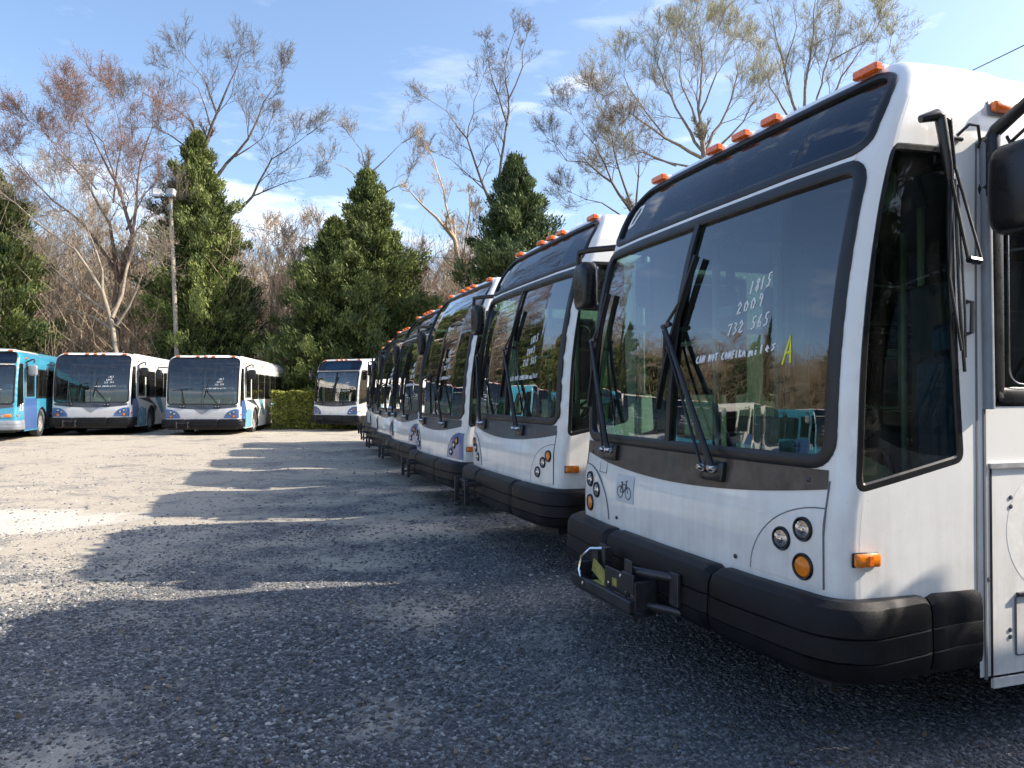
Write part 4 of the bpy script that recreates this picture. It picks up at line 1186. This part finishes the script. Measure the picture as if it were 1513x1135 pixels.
def evergreen(name, base, prof, mat, seed, n=3600, spray=13, size=.30, lab='', group=None, lean=(0, 0), asp=.30, flat=1.0):
    """prof: (height, radius) pairs; base: world point"""
    g_ = np.random.default_rng(seed)
    zz = np.array([p[0] for p in prof]); rr_ = np.array([p[1] for p in prof]); H = zz[-1]
    # lumpy boughs: each bough is a direction with its own reach
    nb = 190
    bz = zz[0] + (H - zz[0]) * g_.random(nb) ** 1.1; bth = g_.random(nb) * 2 * PI
    bz[:20] = np.linspace(H * .60, H * .985, 20)
    br = np.interp(bz, zz, rr_) * (.62 + .58 * g_.random(nb) ** 1.2); bt = g_.random(nb)
    per = max(4, n // nb)
    Pc, Dc, Tc, Nc = [], [], [], []
    for i in range(nb):
        t = .15 + .85 * g_.random(per) ** .62
        rad = br[i] * t
        half = (.20 + .55 * (1 - t)) * (.5 + .25 * br[i])
        th_ = bth[i] + g_.normal(0, 1, per) * half * .55 / np.maximum(rad, .35)
        rise = (.10 + .30 * bt[i]) * br[i] * t ** 1.5
        z = bz[i] + rise - .15 * br[i] + g_.normal(0, 1, per) * half * .5
        cap = np.interp(z, zz, rr_, right=0) * 1.35 + .12
        rad = np.minimum(rad, cap)
        ok = (z < H) & (z > zz[0] * .5)
        P3 = np.stack([rad * np.cos(th_), rad * np.sin(th_) * flat, z], -1)[ok]
        Pc.append(P3)
        dd = np.stack([np.cos(th_) * .55, np.sin(th_) * .55, np.full(per, .85)], -1)[ok]; Dc.append(dd)
        ctr = np.array([br[i] * .62 * math.cos(bth[i]), br[i] * .62 * math.sin(bth[i]), bz[i] - .35])
        nn = P3 - ctr; nn /= np.linalg.norm(nn, axis=1)[:, None] + 1e-6; Nc.append(nn)
        Tc.append(np.clip(bt[(i * 7) % nb] * .5 + .5 * g_.random(ok.sum()), 0, 1))
    # inner mass so the crown is not see-through
    m_ = n // 3; zi = zz[0] + (H * .93 - zz[0]) * g_.random(m_) ** 1.2; ti = g_.random(m_) * 2 * PI; ri = np.interp(zi, zz, rr_) * .62 * g_.random(m_) ** .5
    Pi = np.stack([ri * np.cos(ti), ri * np.sin(ti) * flat, zi], -1); Pc.append(Pi); Dc.append(np.stack([np.cos(ti), np.sin(ti), np.full(m_, .8)], -1)); Nc.append(np.stack([np.cos(ti), np.sin(ti), g_.normal(0, .4, m_)], -1)); Tc.append(g_.random(m_) * .7)
    Pc, Dc, Tc, Nc = np.vstack(Pc), np.vstack(Dc), np.concatenate(Tc), np.vstack(Nc)
    k = spray
    P_ = np.repeat(Pc, k, 0) + g_.normal(0, .12, (len(Pc) * k, 3)); D_ = np.repeat(Dc, k, 0) + g_.normal(0, .45, (len(Pc) * k, 3))
    N_ = np.repeat(Nc, k, 0) + g_.normal(0, .33, (len(Pc) * k, 3))
    T_ = np.clip(np.repeat(Tc, k) + g_.normal(0, .10, len(P_)), 0, 1)
    P_[:, 0] += lean[0] * P_[:, 2] / H; P_[:, 1] += lean[1] * P_[:, 2] / H
    V, F, tn = leafquads(P_, size, asp, D_, T_, N_)
    root = empty(name, base)
    o = mesh_np('foliage', V, F, mat, tn); o.parent = root
    t = Tree(seed); t.limb([(0, 0, -.2), (lean[0] * .5, lean[1] * .5, H * .5), (lean[0] * .97, lean[1] * .97, H * .96)], .22, .03, lev=1, nch=4, every=.5, Lc=1.6, start=.06)
    for q in t.build(root, bark_dark, (0, 0, 0)):
        pass
    for ch in list(root.children): pass
    return tag(root, lab, 'evergreen tree', group)

def gp(px, Y):
    return ((px - 756.5) / F_PX * Y, Y, 0)
def Hh(py, Y): return at(756.5, py, Y).z
Y = 42
ev1 = evergreen('evergreen_tree', gp(300, Y), [(.4, 3.0), (2.5, 3.5), (5.5, 3.3), (8.5, 2.8), (11.5, 2.1), (13.6, 1.2), (Hh(198, Y), .08)], ever_a, 1, n=9000, size=.21, lab='tall narrow cypress behind the two silver-fronted buses and the lamp pole', lean=(-.45, 0))
ev2 = evergreen('evergreen_tree', gp(560, 43), [(.3, 4.6), (2.5, 5.0), (5.0, 4.7), (7.5, 3.7), (9.5, 2.5), (11.5, 1.5), (Hh(252, 43), .1)], ever_a, 2, n=12500, size=.21, lab='broad cypress with a tall pointed top left of the parked bus row', lean=(-.7, 0))
ev2b = evergreen('evergreen_tree', gp(495, 41), [(.2, 3.2), (2, 3.6), (4.5, 3.5), (6.8, 2.9), (8.6, 1.7), (Hh(325, 41), .2)], ever_a, 3, n=8500, size=.21, lab='lower rounded cypress leaning against the broad pointed one above the hedge')
ev3 = evergreen('evergreen_tree', gp(760, 40), [(.4, 3.8), (3, 4.2), (5.5, 4.0), (7.8, 3.4), (9.8, 2.4), (11.6, 1.3), (Hh(233, 40), .12)], ever_b, 4, n=10000, size=.21, lab='dark cypress rising above the roofs of the second and third bus')
ev0 = evergreen('evergreen_tree', gp(-12, 38), [(.4, 2.6), (3, 3.0), (5.5, 2.7), (8, 2.2), (10.5, 1.5), (Hh(252, 38), .1)], ever_a, 5, n=7500, size=.21, lab='cypress cut by the left edge of the photo behind the blue bus')
# more of them beyond the left edge, seen mirrored in the windshields
for x, y, s_, a_ in ((-33, 33, 1.0, 1), (-44, 27, 1.15, 2), (-40, 30, .9, 4), (-52, 20, 1.1, 3), (-60, 12, 1.2, 5), (-29.5, 37, .9, 6)):
    c = copy_tree(ev0 if a_ % 2 else ev3); c.location = (x, y, 0); c.scale = (s_, s_, s_); c.rotation_euler.z = a_
    tag(c, 'cypress beyond the left edge of the photo, mirrored in the bus windshields', 'evergreen tree', 'cypresses beyond the left edge')
for x, y, s_, a_ in ((14, -16, 1.3, 1), (20, -14, 1.4, 2), (25, -18, 1.5, 3), (32, -12, 1.4, 5), (8, -20, 1.3, 2)):
    c = copy_tree(ev3 if a_ % 2 else ev0); c.location = (x, y, 0); c.scale = (s_, s_, s_); c.rotation_euler.z = a_
    tag(c, 'dark cypress behind the camera, mirrored in the near side window', 'evergreen tree', 'cypresses behind the camera')

def skel(Y, seed, limbs, name, lab, bark, depth=2.2, **bk):
    t = Tree(seed); r = random.Random(seed + 50)
    base = at(limbs[0][0][0][0], limbs[0][0][0][1], Y)
    origin = Vector((base.x, base.y, 0))
    for pts, r0, r1, kw in limbs:
        n = len(pts); dy = r.uniform(-depth, depth) if len(limbs) > 1 and pts is not limbs[0][0] else 0
        W = [at(px, py, Y + dy * (i / max(1, n - 1)) ** 1.0) for i, (px, py) in enumerate(pts)]
        t.limb(W, r0, r1, **kw)
    # trunk foot down to the ground
    t.seg(origin + Vector((0, 0, -.1)), limbs[0][1] * 1.35, base, limbs[0][1])
    root = empty(name, tuple(origin))
    bd = {k: bk[k] for k in ('buds', 'nb', 'bsize') if k in bk}
    t.build(root, bark, tuple(origin), **bd)
    return tag(root, lab, 'bare tree')
K = dict(lev=3, nch=4, every=.75, Lc=2.5, start=.15)
KF = dict(lev=3, nch=5, every=.50, Lc=3.2, up=.13, start=.15)
skel(41, 21, [([(168, 525), (168, 470), (172, 420)], .15, .12, dict(K, start=.6)),
    ([(172, 420), (195, 350), (175, 280), (140, 215), (112, 150)], .13, .02, KF), ([(172, 420), (160, 330), (118, 260), (70, 205)], .10, .02, KF),
    ([(180, 380), (200, 300), (205, 240), (222, 190)], .10, .02, KF), ([(175, 290), (150, 210), (100, 165)], .06, .015, KF), ([(170, 400), (120, 330), (60, 280), (15, 230)], .09, .015, KF),
    ([(185, 340), (210, 290), (232, 262)], .06, .015, K), ([(165, 300), (178, 210), (165, 150)], .05, .012, KF), ([(140, 280), (80, 215), (40, 180)], .05, .012, KF)],
    'bare_tree', 'bare maple with reddish buds filling the left of the treeline', bark_red, buds=bud_red, nb=3, bsize=.05)
skel(38.5, 22, [([(172, 528), (165, 480), (150, 430)], .13, .09, dict(K, start=.5)),
    ([(150, 430), (110, 370), (60, 335), (20, 300)], .10, .015, KF), ([(160, 460), (110, 425), (70, 390), (30, 365)], .09, .015, KF), ([(165, 470), (185, 400), (200, 340), (240, 300)], .10, .015, KF),
    ([(150, 430), (140, 370), (120, 320), (90, 290)], .08, .015, KF), ([(170, 490), (140, 470), (95, 455), (50, 450)], .07, .015, KF), ([(172, 480), (200, 430), (215, 390)], .08, .015, KF)],
    'bare_tree', 'low pale spreading bare tree whose branches reach left over the blue bus', bark_pale, buds=bud_tan, nb=1, bsize=.06)
skel(50, 23, [([(330, 525), (322, 400), (318, 300), (302, 212)], .26, .13, dict(K, start=.75)),
    ([(302, 212), (318, 168), (300, 118), (272, 85)], .11, .02, KF), ([(318, 168), (338, 120), (352, 82)], .08, .015, KF), ([(302, 212), (262, 165), (216, 142)], .08, .015, KF),
    ([(320, 260), (365, 205), (388, 150), (414, 112)], .11, .015, KF), ([(345, 232), (385, 205), (400, 175)], .05, .012, K), ([(322, 330), (372, 290), (400, 235), (452, 200)], .11, .015, KF), ([(372, 290), (420, 270), (455, 262)], .05, .012, K),
    ([(315, 250), (270, 215), (230, 190), (190, 150)], .08, .012, KF), ([(310, 190), (290, 130), (245, 100)], .05, .012, K)],
    'bare_tree', 'tall forked bare tree rising behind the narrow cypress', bark_grey, buds=bud_tan, nb=1, bsize=.05)
skel(49, 24, [([(545, 500), (543, 330), (541, 255)], .16, .08, dict(K, start=.8)), ([(541, 255), (533, 222), (518, 203)], .06, .012, K), ([(541, 262), (566, 238), (592, 212)], .06, .012, K), ([(543, 275), (510, 248), (488, 240)], .05, .012, K), ([(543, 300), (600, 270), (610, 240)], .06, .012, K)],
    'bare_tree', 'bare treetop showing just above the pointed cypress', bark_pale, buds=bud_tan, nb=1, bsize=.05)
skel(50, 25, [([(738, 520), (738, 400), (738, 260), (752, 165), (746, 95), (760, 48)], .20, .02, dict(K, start=.5, Lc=2.4)), ([(750, 185), (728, 120), (716, 62)], .08, .015, dict(K, Lc=1.6)), ([(750, 150), (772, 100), (778, 55)], .06, .015, dict(K, Lc=1.6)),
    ([(738, 330), (712, 270), (690, 205), (660, 165), (634, 148)], .13, .02, dict(K, Lc=2.2)), ([(690, 205), (700, 150), (715, 110)], .05, .012, K), ([(715, 280), (665, 235), (640, 225)], .05, .012, K)],
    'bare_tree', 'very tall slender twin-stemmed bare tree left of the dark cypress', bark_grey, buds=bud_tan, nb=1, bsize=.05)
skel(44, 26, [([(683, 500), (684, 420), (672, 355)], .22, .14, dict(K, start=.9)), ([(672, 355), (645, 322), (606, 284)], .11, .03, dict(K, Lc=1.2)), ([(676, 370), (655, 280), (640, 235), (622, 205)], .10, .02, dict(K, Lc=1.6)), ([(680, 400), (690, 340), (694, 290)], .08, .03, dict(K, Lc=1.0))],
    'bare_tree', 'crooked broken-topped bare tree between the two big cypresses', bark_tan)
skel(50, 27, [([(955, 500), (950, 400), (938, 320)], .20, .15, dict(K, start=.9)), ([(938, 320), (905, 270), (868, 240), (838, 238), (818, 210)], .13, .015, KF), ([(905, 270), (880, 215), (845, 170)], .07, .012, KF), ([(938, 320), (915, 250), (905, 200), (880, 150)], .10, .012, KF), ([(938, 330), (890, 300), (845, 285)], .07, .012, KF), ([(940, 310), (945, 240), (925, 190)], .08, .012, KF)],
    'bare_tree', 'bare tree with drooping outer limbs just right of the dark cypress', bark_grey, buds=bud_tan, nb=2, bsize=.06)
KG = dict(lev=3, nch=5, every=.50, Lc=3.4, spread=.68, up=.15, start=.18)
skel(54, 28, [([(1045, 520), (1044, 330), (1041, 225)], .28, .20, dict(KG, start=.95)), ([(1041, 225), (1033, 160), (1040, 95), (1030, 25)], .14, .015, KG), ([(1041, 235), (985, 205), (930, 165), (888, 125)], .13, .015, KG), ([(1040, 225), (1000, 160), (972, 95), (985, 50)], .12, .015, KG),
    ([(1041, 230), (1075, 165), (1092, 110), (1085, 55)], .12, .015, KG), ([(1000, 245), (950, 225), (905, 240)], .08, .012, KG), ([(1041, 250), (970, 235), (920, 200)], .09, .012, KG), ([(1035, 170), (1060, 110), (1062, 45)], .08, .012, KG), ([(1060, 220), (1100, 180), (1125, 140)], .09, .012, KG), ([(1030, 180), (1005, 110), (1010, 55)], .08, .012, KG), ([(985, 205), (930, 130), (925, 90)], .08, .012, KG)],
    'bare_tree', 'big round-crowned tree with yellow-green buds above the near windshield left end', bark_pale, buds=bud_green, nb=3, bsize=.055)
skel(58, 29, [([(1190, 520), (1190, 330), (1188, 210)], .30, .2, dict(KG, start=.95)), ([(1188, 210), (1168, 130), (1150, 60), (1135, -10)], .14, .015, KG), ([(1190, 190), (1195, 110), (1205, 30), (1215, -30)], .14, .015, KG), ([(1192, 200), (1240, 130), (1270, 80), (1300, 40)], .13, .015, KG),
    ([(1200, 180), (1225, 90), (1245, 20)], .10, .012, KG), ([(1180, 190), (1140, 130), (1118, 70)], .10, .012, KG), ([(1225, 150), (1280, 115), (1318, 70)], .08, .012, KG), ([(1230, 90), (1285, 60), (1300, 20)], .07, .012, KG), ([(1160, 110), (1180, 40), (1170, -10)], .07, .012, KG)],
    'bare_tree', 'large budding tree behind the near bus roof, right of the round-crowned one', bark_pale, buds=bud_green, nb=3, bsize=.06)

# thin woodland-edge trees: a few kinds, copied
protos = []
for i, (h, bk, bd) in enumerate(((11.5, bark_tan, bud_tan), (9.5, bark_pale, bud_tan), (13, bark_tan, bud_tan), (8.5, bark_red, bud_red), (10.5, bark_grey, bud_tan))):
    t = Tree(100 + i); r = random.Random(i)
    for s_ in range(1):
        t.limb([(0, 0, -.1), (r.gauss(0, .3), r.gauss(0, .3), h * .45), (r.gauss(0, .9), r.gauss(0, .9), h * .88)], .10, .02, lev=2, nch=6, every=.36, Lc=h * .20, start=.12, up=.22, spread=.65, rmin=.009)
    root = empty('woodland_tree', (0, 0, 0)); t.build(root, bk, (0, 0, 0), buds=bd, nb=1, bsize=.07)
    protos.append(root)
spots = []
r = random.Random(5)
for Yy in (44, 47, 50, 54, 58, 63):
    x = -.78 * Yy
    while x < Yy * .24:
        spots.append((x + r.uniform(-.8, .8), Yy + r.uniform(-1.3, 1.3))); x += r.uniform(1.1, 2.0)
for k in range(46):
    a_ = R(-45 - k * 1.55 + r.uniform(-1, 1)); d_ = r.uniform(46, 60); spots.append((math.sin(a_) * d_, math.cos(a_) * d_))
used = [False] * 5
for i, (x, y) in enumerate(spots):
    k = r.randrange(5)
    o = protos[k] if not used[k] else copy_tree(protos[k]); used[k] = True
    s_ = r.uniform(.80, 1.18) * (1.0 if x < 0 else .75); o.location = (x, y, 0); o.scale = (s_, s_, s_ * r.uniform(.9, 1.1)); o.rotation_euler.z = r.random() * 6.28
    tag(o, 'thin bare tree among the brown woodland edge behind the parked buses', 'bare tree', 'thin bare trees of the woodland edge')
# undergrowth: twigs, dry leaves and shrubs too many to count
n = 65000
ang = rng.uniform(-1.75, .28, n); dist = rng.uniform(44, 66, n)
X, Yv = np.sin(ang) * dist, np.cos(ang) * dist
h_ = rng.uniform(.4, 2.0, n); z0 = rng.random(n) ** 1.25 * 10.5
P0 = np.stack([X, Yv, z0], -1); P1 = P0 + np.stack([rng.normal(0, .75, n), rng.normal(0, .75, n), h_], -1)
V, Fq = prisms(P0, np.full(n, .015), P1, np.full(n, .006), 3)
tag(mesh_np('woodland_thicket', V, Fq, bark_tan), 'tangle of thin brown saplings and stems behind the trees', 'thicket', kind='stuff')
n = 52000
ang = rng.uniform(-1.75, .28, n); dist = rng.uniform(42, 64, n); cl_ = np.sin(ang * 37) * np.sin(ang * 91 + dist * .5) + np.sin(dist * .9)
zt = rng.random(n) ** 1.4 * (2.2 + 1.3 * np.clip(cl_, -1, 1.6)); ok = zt > 0
P_ = np.stack([np.sin(ang) * dist, np.cos(ang) * dist, zt], -1)[ok]
V, Fq, tn = leafquads(P_, .26, .5)
tag(mesh_np('underbrush', V, Fq, [shrub_m], tn), 'low green and brown brush under the woodland edge', 'brush', kind='stuff')
n = 90000
ang = rng.uniform(-1.75, .28, n); dist = rng.uniform(46, 70, n)
P_ = np.stack([np.sin(ang) * dist, np.cos(ang) * dist, rng.random(n) ** 1.3 * 11.5], -1)
V, Fq, tn = leafquads(P_, .15, .35)
tag(mesh_np('dry_leaf_mass', V, Fq, [leaf_brown], tn), 'dry brown leaves and fine twigs filling the woodland edge', 'dry leaves', kind='stuff')
# far wood behind, reads as one mass
n = 80000
ang = rng.uniform(-1.75, .45, n); dist = rng.uniform(66, 95, n)
P0 = np.stack([np.sin(ang) * dist, np.cos(ang) * dist, rng.random(n) ** 1.2 * 12.5], -1); P1 = P0 + np.stack([rng.normal(0, 1.1, n), rng.normal(0, 1.1, n), rng.uniform(.8, 3, n)], -1)
V, Fq = prisms(P0, np.full(n, .035), P1, np.full(n, .012), 3)
tag(mesh_np('far_woodland', V, Fq, bark_tan), 'far brown leafless wood beyond the treeline', 'woodland', kind='stuff')

# hedge
root = empty('hedge', (-7.35, 35.0, 0))
n = 30000
hx, hy, hz_ = 3.45, .75, 1.66
P_ = np.stack([rng.uniform(-hx, hx, n), rng.uniform(-hy, hy, n), rng.uniform(.02, hz_, n)], -1)
face = rng.random(n); k = face < .45; P_[k, 1] = -hy + np.abs(rng.normal(0, .06, k.sum())); k = face > .72; P_[k, 2] = hz_ - np.abs(rng.normal(0, .05, k.sum()))
P_ += .05 * np.sin(P_[:, [1, 2, 0]] * 7)
V, Fq, tn = leafquads(P_, .11, .6)
o = mesh_np('foliage', V, Fq, hedge_m, tn); o.parent = root
cb = MB()
for i in range(9): cb.tube([(-3.0 + i * .7, 0, 0), (-3.0 + i * .7 + .05, .05, 1.0)], .03, n=6)
cb.build('stem_cluster', bark_dark, root)
tag(root, 'clipped yellow-green hedge between the silver-fronted bus and the far turned bus', 'hedge')

# small twigs and weeds where gravel meets the wood, and leaves blown over the lot
n = 9000
cx_ = rng.uniform(-30, 2, 260); cy_ = rng.uniform(33.6, 37.5, 260); ci_ = rng.integers(0, 260, n)
P_ = np.stack([cx_[ci_] + rng.normal(0, .22, n), cy_[ci_] + rng.normal(0, .18, n), rng.random(n) ** 1.6 * .32], -1)
V, Fq, tn = leafquads(P_, .13, .22, np.stack([rng.normal(0, .3, n), rng.normal(0, .3, n), np.ones(n)], -1))
tag(mesh_np('weeds', V, Fq, [shrub_m], tn), 'low weeds where the gravel meets the trees', 'weeds', kind='stuff')
n = 900
yy_ = 2.6 * (34 / 2.6) ** rng.random(n); xx_ = (rng.random(n) * 2 - 1) * yy_ * .7
P_ = np.stack([xx_, yy_, gz(xx_, yy_) + .004], -1)
V, Fq, tn = leafquads(P_, .035, .55, np.stack([rng.normal(0, 1, n), rng.normal(0, 1, n), rng.normal(0, .15, n)], -1), None, np.stack([rng.normal(0, .2, n), rng.normal(0, .2, n), np.ones(n)], -1))
tag(mesh_np('fallen_leaves', V, Fq, [leaf_brown], tn), 'small dry leaves scattered on the gravel', 'leaves', kind='stuff')
# ------------------------------------------------------------------ lamp pole and wires
pb = at(266, 525, 40); pb.z = 0
pt = at(250, 292, 40)
root = empty('floodlight_pole', tuple(pb))
loc = pt - pb
wood = simple('weathered_pole_wood', (.33, .29, .23), .85, var=.25, scale=3, bump=.3)
b = MB(); b.tube([(0, 0, -.3), tuple(loc * .5), tuple(loc)], [.135, .115, .09], n=12); b.build('pole', wood, root)
b = MB(); b.box(tuple(loc + Vector((-.25, -.05, .0))), (1.1, .09, .10), bev=.01); ar = b.build('cross_arm', M['steel'], root)
fm = simple('galvanised_housing', (.42, .43, .43), .5, metal=.3)
for dx, rt in ((.12, -.15), (-.62, .5)):
    b = MB(); b.box(tuple(loc + Vector((dx, -.22, .18))), (.46, .30, .42), bev=.05, rot=Matrix.Rotation(rt, 3, 'Z') @ Matrix.Rotation(-.35, 3, 'X'))
    h = b.build('floodlight', fm, root)
    b = MB(); b.box(tuple(loc + Vector((dx, -.39, .12))), (.38, .02, .32), bev=.01, rot=Matrix.Rotation(rt, 3, 'Z') @ Matrix.Rotation(-.35, 3, 'X')); b.build('lamp_glass', M['lens'], h)
    b = MB(); b.tube([tuple(loc + Vector((dx, -.05, 0))), tuple(loc + Vector((dx, -.20, .1)))], .03, n=6); b.build('bracket', M['steel'], h)
b = MB(); b.box(tuple(loc + Vector((.05, -.16, -.55))), (.22, .16, .30), bev=.02); b.build('junction_box', M['grey'], root)
tag(root, 'leaning wooden pole with two floodlights behind the silver-fronted buses', 'light pole')
def wire(A, B, sag, lab, r_=.012):
    A, B = Vector(A), Vector(B); pts = []
    for i in range(25):
        t = i / 24; p = A.lerp(B, t); p.z -= sag * 4 * t * (1 - t); pts.append(tuple(p))
    b = MB(); b.tube(pts, r_, n=5); o = b.build('overhead_wire', M['black'])
    return tag(o, lab, 'wire', 'overhead wires')
top = pb + loc
wire(top + Vector((0, 0, -.5)), at(760, 388, 41), .55, 'thin wire running right from the floodlight pole across the cypresses')
A_ = at(1380, 98, 19); B_ = at(1620, -10, 12)
wire(A_ + (A_ - B_) * 3.0 - Vector((0, 0, 1.5)), B_ + (B_ - A_) * 1.0, .0, 'thin wire crossing the sky above the nearest bus roof', .012)
